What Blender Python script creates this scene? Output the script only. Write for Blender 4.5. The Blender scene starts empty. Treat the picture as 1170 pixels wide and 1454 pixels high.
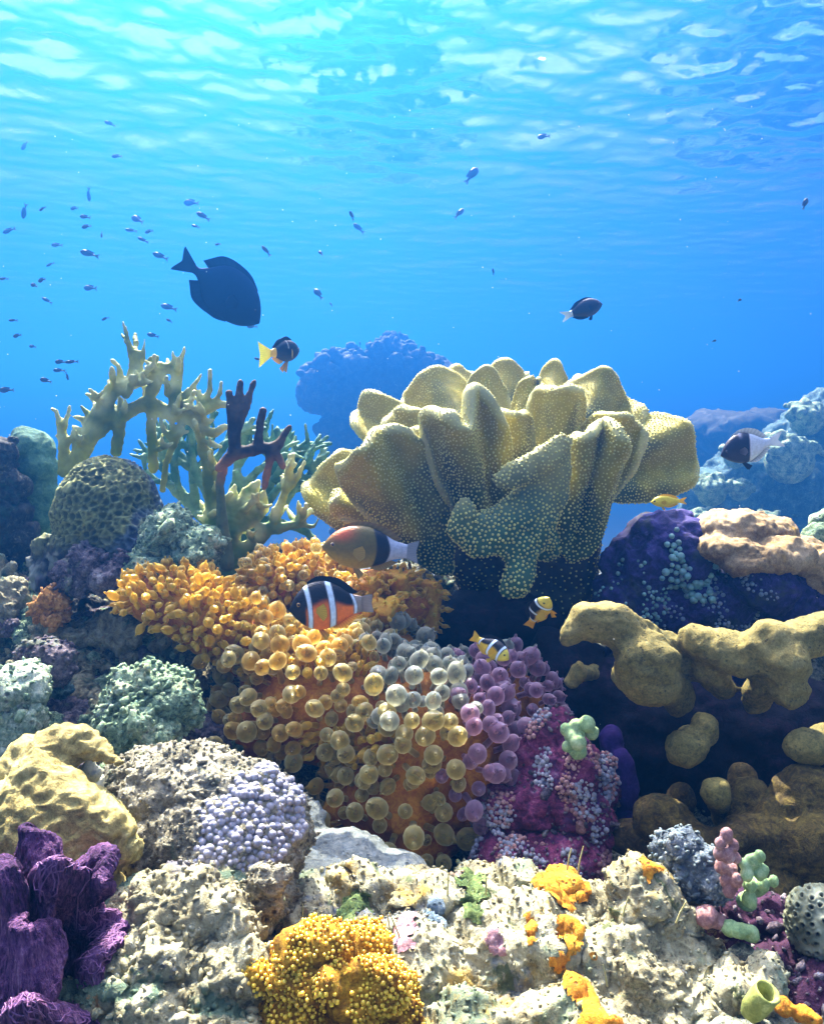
import bpy, bmesh, math, random
import numpy as np
from mathutils import Vector, Matrix
R = math.radians
SC = bpy.context.scene
COL = SC.collection
rng = np.random.default_rng(7)
random.seed(7)

# ------------------------------------------------------------------ camera, sky, sun, exposure
F = 1120.0                       # focal length in pixels of the 1170 x 1454 photograph
TILT = math.atan((727 - 600) / F)
cam_d = bpy.data.cameras.new('camera')
cam = bpy.data.objects.new('camera', cam_d)
COL.objects.link(cam)
cam.rotation_euler = (R(90) - TILT, 0, 0)
cam_d.sensor_fit = 'VERTICAL'
cam_d.angle = 2 * math.atan(727 / F)
cam_d.clip_start = 0.01
cam_d.clip_end = 500
SC.camera = cam

SUN_EL, SUN_AZ = 52.0, -15.0     # degrees above the horizon, to the right of the view
world = bpy.data.worlds.new('World')
SC.world = world
world.use_nodes = True
nt = world.node_tree
nt.nodes.clear()
w_out = nt.nodes.new('ShaderNodeOutputWorld')
w_bg = nt.nodes.new('ShaderNodeBackground')
w_sky = nt.nodes.new('ShaderNodeTexSky')
w_sky.sky_type = 'NISHITA'
w_sky.sun_disc = False
w_sky.sun_elevation = R(SUN_EL)
w_sky.sun_rotation = R(SUN_AZ)
w_bg.inputs['Strength'].default_value = 0.15
w_sky.dust_density = 6
w_sky.air_density = 0.8
w_sky.ozone_density = 0.3
nt.links.new(w_sky.outputs[0], w_bg.inputs[0])
nt.links.new(w_bg.outputs[0], w_out.inputs[0])

sun_d = bpy.data.lights.new('sun', 'SUN')
sun_d.energy = 4.6
sun_d.angle = R(0.5)
sun_d.color = (1.0, 0.93, 0.80)
sun = bpy.data.objects.new('sun', sun_d)
COL.objects.link(sun)
_s = Vector((math.sin(R(SUN_AZ)) * math.cos(R(SUN_EL)), math.cos(R(SUN_AZ)) * math.cos(R(SUN_EL)), math.sin(R(SUN_EL))))
sun.rotation_euler = _s.to_track_quat('Z', 'Y').to_euler()
sun.location = _s * 6

SC.view_settings.view_transform = 'Standard'
SC.view_settings.look = 'None'
SC.view_settings.gamma = 1.0
SC.view_settings.use_curve_mapping = False
SC.view_settings.exposure = 3.08
SC.render.engine = 'CYCLES'
cy = SC.cycles
cy.use_denoising = True
cy.max_bounces = 8
cy.diffuse_bounces = 3
cy.glossy_bounces = 3
cy.transmission_bounces = 6
cy.transparent_max_bounces = 12
cy.volume_bounces = 0
cy.sample_clamp_indirect = 6.0

HAZE_DENSITY = 0.115
HAZE_COLOR = (0.03, 0.27, 1.0, 1)
HAZE_G = 0.85
SURF_Z = 1.6

# ------------------------------------------------------------------ placing: a pixel of the photograph at a distance
def at(px, py, Y):
    x, y = (px - 585) / F, -(py - 727) / F
    c, s = math.cos(TILT), math.sin(TILT)
    d = Vector((x, c + y * s, y * c - s))
    return d * (Y / d.y)

def pxm(Y):
    return Y / F                 # metres per photograph pixel at distance Y

# ------------------------------------------------------------------ numpy noise
_P = np.random.default_rng(11).permutation(256).astype(np.int64)
_P = np.concatenate([_P, _P, _P])
_G = np.random.default_rng(12).normal(size=(256, 3))
_G /= np.linalg.norm(_G, axis=1)[:, None]

def gnoise(p, seed=0.0):
    p = np.asarray(p, float) + seed * 17.31
    i = np.floor(p).astype(np.int64)
    f = p - i
    u = f * f * f * (f * (f * 6 - 15) + 10)
    i &= 255
    r = 0
    for dx in (0, 1):
        wx = u[:, 0] if dx else 1 - u[:, 0]
        for dy in (0, 1):
            wy = u[:, 1] if dy else 1 - u[:, 1]
            for dz in (0, 1):
                wz = u[:, 2] if dz else 1 - u[:, 2]
                h = _P[_P[_P[(i[:, 0] + dx) & 255] + ((i[:, 1] + dy) & 255)] + ((i[:, 2] + dz) & 255)]
                g = _G[h]
                r = r + wx * wy * wz * (g[:, 0] * (f[:, 0] - dx) + g[:, 1] * (f[:, 1] - dy) + g[:, 2] * (f[:, 2] - dz))
    return r * 1.6

def fbm(p, oct=4, lac=2.1, gain=0.5, seed=0.0):
    a, s, r = 1.0, 1.0, 0
    p = np.asarray(p, float)
    for k in range(oct):
        r = r + a * gnoise(p * s, seed + k * 3.7)
        a *= gain
        s *= lac
    return r

def ridged(p, oct=4, lac=2.1, gain=0.5, seed=0.0):
    a, s, r = 1.0, 1.0, 0
    p = np.asarray(p, float)
    for k in range(oct):
        r = r + a * (1 - 2 * np.abs(gnoise(p * s, seed + k * 3.7)))
        a *= gain
        s *= lac
    return r * 0.5

def worley(p, seed=0):
    """distance to the nearest and second nearest feature point"""
    p = np.asarray(p, float)
    i = np.floor(p).astype(np.int64)
    f1 = np.full(len(p), 9.0)
    f2 = np.full(len(p), 9.0)
    J = np.random.default_rng(100 + seed).random((256, 3))
    for dx in (-1, 0, 1):
        for dy in (-1, 0, 1):
            for dz in (-1, 0, 1):
                c = i + (dx, dy, dz)
                h = _P[_P[_P[c[:, 0] & 255] + (c[:, 1] & 255)] + (c[:, 2] & 255)]
                d = np.linalg.norm(c + J[h] - p, axis=1)
                m = d < f1
                f2 = np.where(m, f1, np.minimum(f2, d))
                f1 = np.where(m, d, f1)
    return f1, f2

def sstep(a, b, x):
    t = np.clip((x - a) / (b - a), 0, 1)
    return t * t * (3 - 2 * t)
# ------------------------------------------------------------------ water surface seen from below
def new_mat(name):
    m = bpy.data.materials.new(name)
    m.use_nodes = True
    n = m.node_tree
    n.nodes.clear()
    o = n.nodes.new('ShaderNodeOutputMaterial')
    return m, n, o

def mesh_np(name, V, Fs, smooth=True):
    me = bpy.data.meshes.new(name)
    V = np.asarray(V, np.float32)
    Fs = np.asarray(Fs, np.int32)
    k = Fs.shape[1]
    me.vertices.add(len(V))
    me.vertices.foreach_set('co', V.ravel())
    me.loops.add(Fs.size)
    me.loops.foreach_set('vertex_index', Fs.ravel())
    me.polygons.add(len(Fs))
    me.polygons.foreach_set('loop_start', np.arange(0, Fs.size, k, dtype=np.int32))
    me.update(calc_edges=True)
    me.validate()
    me.polygons.foreach_set('use_smooth', np.full(len(me.polygons), smooth))
    return me

def grid_faces(nu, nv, wrap_u=False):
    iu = np.arange(nu if wrap_u else nu - 1)
    a, b = np.meshgrid(iu, np.arange(nv - 1), indexing='ij')
    a, b = a.ravel(), b.ravel()
    a2 = (a + 1) % nu
    return np.stack([a * nv + b, a2 * nv + b, a2 * nv + b + 1, a * nv + b + 1], 1)

def build_water():
    # one sheet whose spacing widens with distance
    n = 640
    t = np.linspace(-1, 1, n)
    xs = np.sign(t) * (5 * np.abs(t) + 40 * np.abs(t) ** 5)
    tv = np.linspace(0, 1, n + 260)
    ys = -4 + 14 * tv + 42 * tv ** 5
    X, Y = np.meshgrid(xs, ys, indexing='ij')
    p = np.stack([X.ravel(), Y.ravel(), np.zeros(X.size)], 1)
    q = p.copy()
    ca, sa = math.cos(R(14)), math.sin(R(14))
    q[:, 0], q[:, 1] = ca * p[:, 0] + sa * p[:, 1], -sa * p[:, 0] + ca * p[:, 1]
    # choppy overhead, calmer further out
    chop = 0.42 + 0.75 * (1 - sstep(3.6, 6.2, p[:, 1] + 0.9 * gnoise(p * 0.5, 21)))
    h = 0.014 * fbm(q * (0.7, 1.2, 1), 2, seed=1) + chop * (0.024 * fbm(q * (2.6, 3.6, 1), 2, seed=17)
        + 0.0050 * ridged(q * (6.5, 9.5, 1), 2, seed=3) + 0.0036 * fbm(q * (14, 18, 1), 2, seed=4))
    p[:, 2] = SURF_Z + h
    me = mesh_np('water_surface', p, grid_faces(len(xs), len(ys)))
    o = bpy.data.objects.new('water_surface', me)
    COL.objects.link(o)
    o['kind'] = 'structure'
    m, nt, out = new_mat('water_surface')
    fr = nt.nodes.new('ShaderNodeFresnel')
    fr.inputs['IOR'].default_value = 1.32
    tr = nt.nodes.new('ShaderNodeBsdfTransparent')
    gl = nt.nodes.new('ShaderNodeBsdfGlossy')
    gl.inputs['Roughness'].default_value = 0.14
    mx = nt.nodes.new('ShaderNodeMixShader')
    L = nt.links.new
    bp = nt.nodes.new('ShaderNodeBump')
    bp.inputs['Strength'].default_value = 0.25
    bp.inputs['Distance'].default_value = 0.02
    nz = nt.nodes.new('ShaderNodeTexNoise')
    nz.inputs['Scale'].default_value = 9
    nz.inputs['Detail'].default_value = 2
    tc = nt.nodes.new('ShaderNodeTexCoord')
    L(tc.outputs['Object'], nz.inputs['Vector'])
    L(nz.outputs[0], bp.inputs['Height'])
    L(bp.outputs[0], fr.inputs['Normal'])
    L(bp.outputs[0], gl.inputs['Normal'])
    L(fr.outputs[0], mx.inputs[0])
    L(tr.outputs[0], mx.inputs[1])
    L(gl.outputs[0], mx.inputs[2])
    L(mx.outputs[0], out.inputs['Surface'])
    me.materials.append(m)
    return o
build_water()

def build_haze():
    V = np.array([(x, y, z) for x in (-44, 44) for y in (-8, 50) for z in (-5.5, SURF_Z + 0.35)])
    Fq = [(0, 1, 3, 2), (4, 6, 7, 5), (0, 4, 5, 1), (2, 3, 7, 6), (0, 2, 6, 4), (1, 5, 7, 3)]
    me = mesh_np('haze', V, Fq, False)
    o = bpy.data.objects.new('haze', me)
    COL.objects.link(o)
    o['kind'] = 'stuff'
    m, nt, out = new_mat('haze')
    v = nt.nodes.new('ShaderNodeVolumePrincipled')
    v.inputs['Color'].default_value = HAZE_COLOR
    v.inputs['Density'].default_value = HAZE_DENSITY
    v.inputs['Anisotropy'].default_value = HAZE_G
    v.inputs['Absorption Color'].default_value = (0, 0, 0, 1)
    nt.links.new(v.outputs[0], out.inputs['Volume'])
    me.materials.append(m)
build_haze()
# ------------------------------------------------------------------ builders
def meta(o, label=None, cat=None, group=None, kind=None):
    for k, v in (('label', label), ('category', cat), ('group', group), ('kind', kind)):
        if v:
            o[k] = v
    return o

def root(name, loc, label, cat, group=None):
    o = bpy.data.objects.new(name, None)
    o.empty_display_size = 0.02
    o.location = loc
    COL.objects.link(o)
    return meta(o, label, cat, group)

def link(name, me, mats, origin=None, parent=None):
    """link a mesh given in world coordinates; its origin goes to the thing's base"""
    o = bpy.data.objects.new(name, me)
    COL.objects.link(o)
    if parent is not None:
        top = parent
        while top.parent is not None:
            top = top.parent
        origin = top.location
        o.parent = parent
    else:
        o.location = origin
    me.transform(Matrix.Translation(-Vector(origin)))
    for m in (mats if isinstance(mats, (list, tuple)) else [mats]):
        if m is not None:
            me.materials.append(m)
    return o

_ico = {}
def ico(n):
    if n not in _ico:
        bm = bmesh.new()
        bmesh.ops.create_icosphere(bm, subdivisions=n, radius=1.0)
        V = np.array([v.co[:] for v in bm.verts])
        Fq = np.array([[v.index for v in f.verts] for f in bm.faces])
        bm.free()
        _ico[n] = (V, Fq)
    return _ico[n]

def spheres_np(P, Rr, n=1, scale=None):
    """many small spheres as one vertex / face array"""
    V, Fq = ico(n)
    P = np.asarray(P, float)
    Rr = np.asarray(Rr, float)
    if Rr.ndim == 1:
        Rr = Rr[:, None]
    VV = (P[:, None, :] + V[None] * Rr[:, None, :]).reshape(-1, 3)
    FF = (Fq[None] + (np.arange(len(P)) * len(V))[:, None, None]).reshape(-1, 3)
    return VV, FF

def chain(pts, step=0.35):
    """[(x,y,z,r)...] -> dense spheres along the polyline"""
    out = []
    for a, b in zip(pts[:-1], pts[1:]):
        a, b = np.array(a, float), np.array(b, float)
        L = np.linalg.norm(b[:3] - a[:3])
        k = max(1, int(L / (step * max(1e-4, min(a[3], b[3])))))
        for i in range(k + 1):
            out.append(a + (b - a) * i / k)
    return out

def px_chain(pts, Y=None):
    """[(px,py,Y,rpx)...] -> chain in metres"""
    return chain([(*at(p[0], p[1], p[2]), p[3] * pxm(p[2])) for p in pts])

def verts(me):
    a = np.empty(len(me.vertices) * 3, np.float32)
    me.vertices.foreach_get('co', a)
    return a.reshape(-1, 3).astype(float)

def normals(me):
    a = np.empty(len(me.vertices) * 3, np.float32)
    me.vertex_normals.foreach_get('vector', a)
    return a.reshape(-1, 3).astype(float)

def set_verts(me, V):
    me.vertices.foreach_set('co', np.asarray(V, np.float32).ravel())
    me.update()

def smooth_np(me, it, k=0.5):
    E = np.empty(len(me.edges) * 2, np.int32)
    me.edges.foreach_get('vertices', E)
    E = E.reshape(-1, 2)
    V = verts(me)
    n = len(V)
    deg = np.bincount(E.ravel(), minlength=n).clip(1)
    for _ in range(it):
        S = np.stack([np.bincount(E[:, 0], V[E[:, 1], c], n) + np.bincount(E[:, 1], V[E[:, 0], c], n) for c in range(3)], 1)
        V += k * (S / deg[:, None] - V)
    set_verts(me, V)

def fuse(name, S, voxel, smooth=4, n=2, smax=None):
    """a union of spheres [(x,y,z,r)] or ellipsoids [(x,y,z,rx,ry,rz)] as one skin"""
    P = [s[:3] for s in S]
    Rr = [(s[3],) * 3 if len(s) == 4 else s[3:6] for s in S]
    V, Fq = spheres_np(P, np.array(Rr, float), n)
    me = mesh_np(name + '_raw', V, Fq)
    o = bpy.data.objects.new(name + '_raw', me)
    COL.objects.link(o)
    md = o.modifiers.new('r', 'REMESH')
    md.mode = 'VOXEL'
    md.voxel_size = voxel
    md.use_smooth_shade = True
    dg = bpy.context.evaluated_depsgraph_get()
    out = bpy.data.meshes.new_from_object(o.evaluated_get(dg))
    out.name = name
    bpy.data.objects.remove(o)
    bpy.data.meshes.remove(me)
    if smooth:
        smooth_np(out, smooth)
    return out

def push(me, fn):
    """move every vertex along its normal by fn(V, N)"""
    V, N = verts(me), normals(me)
    set_verts(me, V + N * fn(V, N)[:, None])
    return me

def paint(me, C, name='pigment'):
    a = me.color_attributes.new(name, 'FLOAT_COLOR', 'POINT')
    C = np.concatenate([C, np.ones((len(C), 1))], 1).astype(np.float32)
    a.data.foreach_set('color', C.ravel())

def scatter(me, dist, tries=3.0, keep=None, seed=1):
    """points spread over a mesh at least dist apart -> positions, normals"""
    r = np.random.default_rng(seed)
    me.calc_loop_triangles()
    T = np.empty(len(me.loop_triangles) * 3, np.int32)
    me.loop_triangles.foreach_get('vertices', T)
    T = T.reshape(-1, 3)
    V, N = verts(me), normals(me)
    A = np.linalg.norm(np.cross(V[T[:, 1]] - V[T[:, 0]], V[T[:, 2]] - V[T[:, 0]]), axis=1) / 2
    m = int(tries * A.sum() / (dist * dist) * 1.2) + 5
    t = r.choice(len(T), m, p=A / A.sum())
    a, b = r.random(m), r.random(m)
    f = a + b > 1
    a[f], b[f] = 1 - a[f], 1 - b[f]
    w = np.stack([1 - a - b, a, b], 1)
    P = (V[T[t]] * w[..., None]).sum(1)
    Q = (N[T[t]] * w[..., None]).sum(1)
    Q /= np.linalg.norm(Q, axis=1)[:, None] + 1e-9
    if keep is not None:
        k = keep(P, Q)
        P, Q = P[k], Q[k]
    cells, out = {}, []
    g = np.floor(P / dist).astype(int)
    d2 = dist * dist
    for i in range(len(P)):
        c = tuple(g[i])
        ok = True
        for dx in (-1, 0, 1):
            for dy in (-1, 0, 1):
                for dz in (-1, 0, 1):
                    for j in cells.get((c[0] + dx, c[1] + dy, c[2] + dz), ()):
                        e = P[i] - P[j]
                        if e @ e < d2:
                            ok = False
                            break
                    if not ok:
                        break
                if not ok:
                    break
            if not ok:
                break
        if ok:
            cells.setdefault(c, []).append(i)
            out.append(i)
    return P[out], Q[out]

def merge_np(parts):
    VV, FF, k = [], [], 0
    for V, Fq in parts:
        VV.append(V)
        FF.append(np.asarray(Fq) + k)
        k += len(V)
    return np.concatenate(VV), np.concatenate(FF)

def join_meshes(name, ms):
    """several meshes (with their material numbers) into one"""
    bm = bmesh.new()
    for k, m in enumerate(ms):
        n0 = len(bm.faces)
        bm.from_mesh(m)
        bm.faces.ensure_lookup_table()
        for f in bm.faces[n0:]:
            f.material_index = k
            f.smooth = True
    out = bpy.data.meshes.new(name)
    bm.to_mesh(out)
    bm.free()
    return out

def chips(me_w, dist, size, seed=1, keep=None, long=1.8):
    """tiny irregular bits and curls standing on a surface, as arrays"""
    P, Q = scatter(me_w, dist, 2.0, keep, seed)
    r = np.random.default_rng(seed + 500)
    V0, Fq = ico(1)
    n = len(P)
    out = []
    A = r.normal(size=(n, 3, 3))
    q0 = A[:, 0] / np.linalg.norm(A[:, 0], axis=1)[:, None]
    q1 = A[:, 1] - (A[:, 1] * q0).sum(1)[:, None] * q0
    q1 /= np.linalg.norm(q1, axis=1)[:, None]
    q2 = np.cross(q0, q1)
    sc = size * r.lognormal(0, 0.38, n)
    sx, sy, sz = sc * r.uniform(1.0, long, n), sc * r.uniform(0.6, 1.0, n), sc * r.uniform(0.5, 0.95, n)
    jit = 1 + 0.22 * r.normal(size=(n, len(V0)))
    VV = (V0[None, :, 0:1] * (q0 * sx[:, None])[:, None] + V0[None, :, 1:2] * (q1 * sy[:, None])[:, None] + V0[None, :, 2:3] * (q2 * sz[:, None])[:, None]) * jit[..., None]
    VV = VV + (P + Q * (sc * 0.25)[:, None])[:, None]
    FF = (Fq[None] + (np.arange(n) * len(V0))[:, None, None]).reshape(-1, 3)
    return VV.reshape(-1, 3), FF

def crust(o, dist, size, mat, seed=1, keep=None, name='turf', long=1.6):
    """a thing's own shaggy turf: one uncountable part"""
    w = world_copy(o)
    V, Fq = chips(w, dist, size, seed, keep, long)
    bpy.data.meshes.remove(w)
    c = add_part(o, name, mesh_np(name, V, Fq), mat)
    c['kind'] = 'stuff'
    return c

def world_copy(o):
    m = o.data.copy()
    top = o
    while top.parent is not None:
        top = top.parent
    m.transform(Matrix.Translation(top.location))
    return m

def add_part(parent, name, me, mats, label=None):
    o = link(name, me, mats, None, parent)
    if label:
        o['label'] = label
    return o

def nearest(V, P):
    out = np.empty(len(V))
    for a in range(0, len(V), 4000):
        d = ((V[a:a + 4000, None] - P[None]) ** 2).sum(2)
        out[a:a + 4000] = np.sqrt(d.min(1))
    return out

# ------------------------------------------------------------------ materials
def ramp(nt, stops, fac):
    r = nt.nodes.new('ShaderNodeValToRGB')
    e = r.color_ramp.elements
    while len(e) < len(stops):
        e.new(0.5)
    for k, (p, c) in enumerate(stops):
        e[k].position = p
        e[k].color = (*c, 1)
    nt.links.new(fac, r.inputs[0])
    return r.outputs[0]

def noise(nt, vec, scale, detail=4, rough=0.6, dist=0.0):
    n = nt.nodes.new('ShaderNodeTexNoise')
    n.inputs['Scale'].default_value = scale
    n.inputs['Detail'].default_value = detail
    n.inputs['Roughness'].default_value = rough
    n.inputs['Distortion'].default_value = dist
    nt.links.new(vec, n.inputs['Vector'])
    return n.outputs[0]

def mixc(nt, fac, a, b, mode='MIX'):
    m = nt.nodes.new('ShaderNodeMix')
    m.data_type = 'RGBA'
    m.blend_type = mode
    for s, v in ((0, fac), (6, a), (7, b)):
        if isinstance(v, (int, float)):
            m.inputs[s].default_value = v
        elif isinstance(v, tuple):
            m.inputs[s].default_value = (*v, 1)
        else:
            nt.links.new(v, m.inputs[s])
    return m.outputs[2]

def objvec(nt):
    return nt.nodes.new('ShaderNodeTexCoord').outputs['Object']

def mat_rock(name, stops, scale=14, fine=90, bump=0.6, bdist=0.004, patches=(), rough=0.85, sss=0.0, squash=None, pits=0.0, contrast=1.0):
    """encrusted stone or coral: mottled pigment in three sizes, growths of other colours, borings, rough relief.
    patches: (colour, scale, threshold, softness, offset)"""
    m, nt, out = new_mat(name)
    L = nt.links.new
    v = objvec(nt)
    if squash:
        mp = nt.nodes.new('ShaderNodeMapping')
        mp.inputs['Scale'].default_value = squash
        L(v, mp.inputs['Vector'])
        v = mp.outputs[0]
    def mth(op, a, b_):
        n = nt.nodes.new('ShaderNodeMath')
        n.operation = op
        for i, q in enumerate((a, b_)):
            if isinstance(q, (int, float)):
                n.inputs[i].default_value = q
            else:
                L(q, n.inputs[i])
        return n.outputs[0]
    big = noise(nt, v, scale, 4, 0.6, 0.6)
    sm = noise(nt, v, fine, 4, 0.7, 0.8)
    ti = noise(nt, v, fine * 3.1, 3, 0.7, 1.0)
    mix3 = mth('ADD', mth('MULTIPLY', big, 0.40), mth('ADD', mth('MULTIPLY', sm, 0.38), mth('MULTIPLY', ti, 0.22)))
    mr = nt.nodes.new('ShaderNodeMapRange')
    mr.inputs['From Min'].default_value = 0.5 - 0.16 / contrast
    mr.inputs['From Max'].default_value = 0.5 + 0.16 / contrast
    L(mix3, mr.inputs['Value'])
    col = ramp(nt, stops, mr.outputs[0])
    for k, (c, sc, th, so, off) in enumerate(patches):
        mp = nt.nodes.new('ShaderNodeMapping')
        mp.inputs['Location'].default_value = (off, off * 1.7, -off)
        L(v, mp.inputs['Vector'])
        n = noise(nt, mp.outputs[0], sc, 6, 0.72, 0.5)
        s = nt.nodes.new('ShaderNodeMapRange')
        s.interpolation_type = 'SMOOTHSTEP'
        s.inputs['From Min'].default_value = th
        s.inputs['From Max'].default_value = th + so
        L(n, s.inputs['Value'])
        cm = mixc(nt, 0.55, c, mixc(nt, 1.0, col, c, 'OVERLAY'))
        col = mixc(nt, mth('MULTIPLY', s.outputs[0], 0.8), col, cm)
    hgt = mth('ADD', mth('MULTIPLY', sm, 0.7), mth('MULTIPLY', ti, 0.5))
    if pits:
        vo = nt.nodes.new('ShaderNodeTexVoronoi')
        vo.inputs['Scale'].default_value = fine * 0.9
        vo.inputs['Randomness'].default_value = 1.0
        L(v, vo.inputs['Vector'])
        s = nt.nodes.new('ShaderNodeMapRange')
        s.inputs['From Min'].default_value = 0.34
        s.inputs['From Max'].default_value = 0.14
        L(vo.outputs['Distance'], s.inputs['Value'])
        msk = nt.nodes.new('ShaderNodeMapRange')
        msk.inputs['From Min'].default_value = 0.48
        msk.inputs['From Max'].default_value = 0.58
        L(noise(nt, v, fine * 0.3, 3), msk.inputs['Value'])
        pm = mth('MULTIPLY', s.outputs[0], msk.outputs[0])
        col = mixc(nt, mth('MULTIPLY', pm, pits), col, (0.025, 0.022, 0.016))
        hgt = mth('SUBTRACT', hgt, mth('MULTIPLY', pm, 0.8))
    p = nt.nodes.new('ShaderNodeBsdfPrincipled')
    p.inputs['Roughness'].default_value = rough
    p.inputs['Specular IOR Level'].default_value = 0.2
    if sss:
        p.inputs['Subsurface Weight'].default_value = sss
        p.inputs['Subsurface Scale'].default_value = 0.01
    L(col, p.inputs['Base Color'])
    if bump:
        b1 = nt.nodes.new('ShaderNodeBump')
        b1.inputs['Strength'].default_value = min(1.0, bump)
        b1.inputs['Distance'].default_value = bdist
        L(hgt, b1.inputs['Height'])
        L(b1.outputs[0], p.inputs['Normal'])
    L(p.outputs[0], out.inputs['Surface'])
    return m

def mat_plain(name, c, rough=0.6, sss=0.0, var=0.25, scale=60, spec=0.3, bump=0.0, trans=0.0):
    m, nt, out = new_mat(name)
    L = nt.links.new
    v = objvec(nt)
    n = noise(nt, v, scale, 3)
    col = ramp(nt, [(0.3, tuple(x * (1 - var) for x in c)), (0.7, tuple(min(1, x * (1 + var)) for x in c))], n)
    p = nt.nodes.new('ShaderNodeBsdfPrincipled')
    p.inputs['Roughness'].default_value = rough
    p.inputs['Specular IOR Level'].default_value = spec
    if sss:
        p.inputs['Subsurface Weight'].default_value = sss
        p.inputs['Subsurface Scale'].default_value = 0.01
    if bump:
        b = nt.nodes.new('ShaderNodeBump')
        b.inputs['Strength'].default_value = bump
        b.inputs['Distance'].default_value = 0.002
        L(noise(nt, v, scale * 3, 4, 0.7), b.inputs['Height'])
        L(b.outputs[0], p.inputs['Normal'])
    L(col, p.inputs['Base Color'])
    sh = p.outputs[0]
    if trans:
        t = nt.nodes.new('ShaderNodeBsdfTranslucent')
        L(col, t.inputs['Color'])
        mx = nt.nodes.new('ShaderNodeMixShader')
        mx.inputs[0].default_value = trans
        L(sh, mx.inputs[1])
        L(t.outputs[0], mx.inputs[2])
        sh = mx.outputs[0]
    L(sh, out.inputs['Surface'])
    return m

def mat_pigment(name, rough=0.5, spec=0.35, trans=0.0, bump=0.0, bscale=300, squash=(1, 1, 1), var=0.2, vscale=120):
    """colour from the thing's own pigment attribute"""
    m, nt, out = new_mat(name)
    L = nt.links.new
    a = nt.nodes.new('ShaderNodeVertexColor')
    a.layer_name = 'pigment'
    v = objvec(nt)
    n = noise(nt, v, vscale, 4, 0.6)
    g = ramp(nt, [(0.3, (1 - var,) * 3), (0.7, (1 + var * 0.4,) * 3)], n)
    col = mixc(nt, 1.0, a.outputs['Color'], g, 'MULTIPLY')
    p = nt.nodes.new('ShaderNodeBsdfPrincipled')
    p.inputs['Roughness'].default_value = rough
    p.inputs['Specular IOR Level'].default_value = spec
    L(col, p.inputs['Base Color'])
    if bump:
        mp = nt.nodes.new('ShaderNodeMapping')
        mp.inputs['Scale'].default_value = squash
        L(v, mp.inputs['Vector'])
        b = nt.nodes.new('ShaderNodeBump')
        b.inputs['Strength'].default_value = bump
        b.inputs['Distance'].default_value = 0.001
        L(noise(nt, mp.outputs[0], bscale, 3, 0.6), b.inputs['Height'])
        L(b.outputs[0], p.inputs['Normal'])
    sh = p.outputs[0]
    if trans:
        t = nt.nodes.new('ShaderNodeBsdfTranslucent')
        L(col, t.inputs['Color'])
        mx = nt.nodes.new('ShaderNodeMixShader')
        mx.inputs[0].default_value = trans
        L(sh, mx.inputs[1])
        L(t.outputs[0], mx.inputs[2])
        sh = mx.outputs[0]
    L(sh, out.inputs['Surface'])
    return m

def mat_bubble(name, c, edge, clear=0.45):
    """a taut water-filled bladder: its skin lets light through and turns milky edge on, with rim light put into a paler edge colour"""
    m, nt, out = new_mat(name)
    L = nt.links.new
    lw = nt.nodes.new('ShaderNodeLayerWeight')
    lw.inputs['Blend'].default_value = 0.5
    pw = nt.nodes.new('ShaderNodeMath')
    pw.operation = 'POWER'
    L(lw.outputs['Facing'], pw.inputs[0])
    pw.inputs[1].default_value = 1.6
    v = objvec(nt)
    n = noise(nt, v, 140, 4, 0.6)
    cc = ramp(nt, [(0.35, tuple(x * 0.6 for x in c)), (0.65, c)], n)
    col = mixc(nt, pw.outputs[0], cc, edge)  # rim light painted as a paler colour at grazing view
    p = nt.nodes.new('ShaderNodeBsdfPrincipled')
    p.inputs['Roughness'].default_value = 0.22
    p.inputs['Specular IOR Level'].default_value = 0.5
    L(col, p.inputs['Base Color'])
    t = nt.nodes.new('ShaderNodeBsdfTranslucent')
    L(col, t.inputs['Color'])
    m1 = nt.nodes.new('ShaderNodeMixShader')
    m1.inputs[0].default_value = 0.55
    L(p.outputs[0], m1.inputs[1])
    L(t.outputs[0], m1.inputs[2])
    tr = nt.nodes.new('ShaderNodeBsdfTransparent')
    L(mixc(nt, 0.6, cc, (1.0, 0.95, 0.85)), tr.inputs['Color'])
    f = nt.nodes.new('ShaderNodeMapRange')
    f.inputs['From Min'].default_value = 0.0
    f.inputs['From Max'].default_value = 0.75
    f.inputs['To Min'].default_value = 1 - clear
    f.inputs['To Max'].default_value = 1.0
    L(lw.outputs['Facing'], f.inputs['Value'])
    m2 = nt.nodes.new('ShaderNodeMixShader')
    L(f.outputs[0], m2.inputs[0])
    L(tr.outputs[0], m2.inputs[1])
    L(m1.outputs[0], m2.inputs[2])
    L(m2.outputs[0], out.inputs['Surface'])
    return m
# ------------------------------------------------------------------ palettes (pigments)
CREAM = [(0.0, (0.04, 0.032, 0.015)), (0.18, (0.10, 0.085, 0.042)), (0.38, (0.19, 0.17, 0.09)), (0.6, (0.275, 0.255, 0.145)), (0.82, (0.35, 0.33, 0.205)), (1.0, (0.46, 0.44, 0.31))]
GREY = [(0.0, (0.03, 0.027, 0.016)), (0.25, (0.10, 0.092, 0.055)), (0.48, (0.23, 0.21, 0.135)), (0.72, (0.34, 0.315, 0.215)), (1.0, (0.48, 0.45, 0.33))]
MINT = [(0.0, (0.012, 0.022, 0.012)), (0.22, (0.045, 0.08, 0.04)), (0.45, (0.14, 0.22, 0.12)), (0.7, (0.30, 0.38, 0.22)), (1.0, (0.55, 0.55, 0.38))]
TEAL = [(0.0, (0.005, 0.015, 0.018)), (0.35, (0.02, 0.05, 0.055)), (0.6, (0.06, 0.13, 0.125)), (0.85, (0.15, 0.24, 0.21)), (1.0, (0.30, 0.36, 0.28))]
DARK = [(0.0, (0.003, 0.003, 0.004)), (0.35, (0.010, 0.010, 0.010)), (0.6, (0.03, 0.033, 0.027)), (0.8, (0.09, 0.095, 0.07)), (1.0, (0.26, 0.25, 0.18))]
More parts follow.
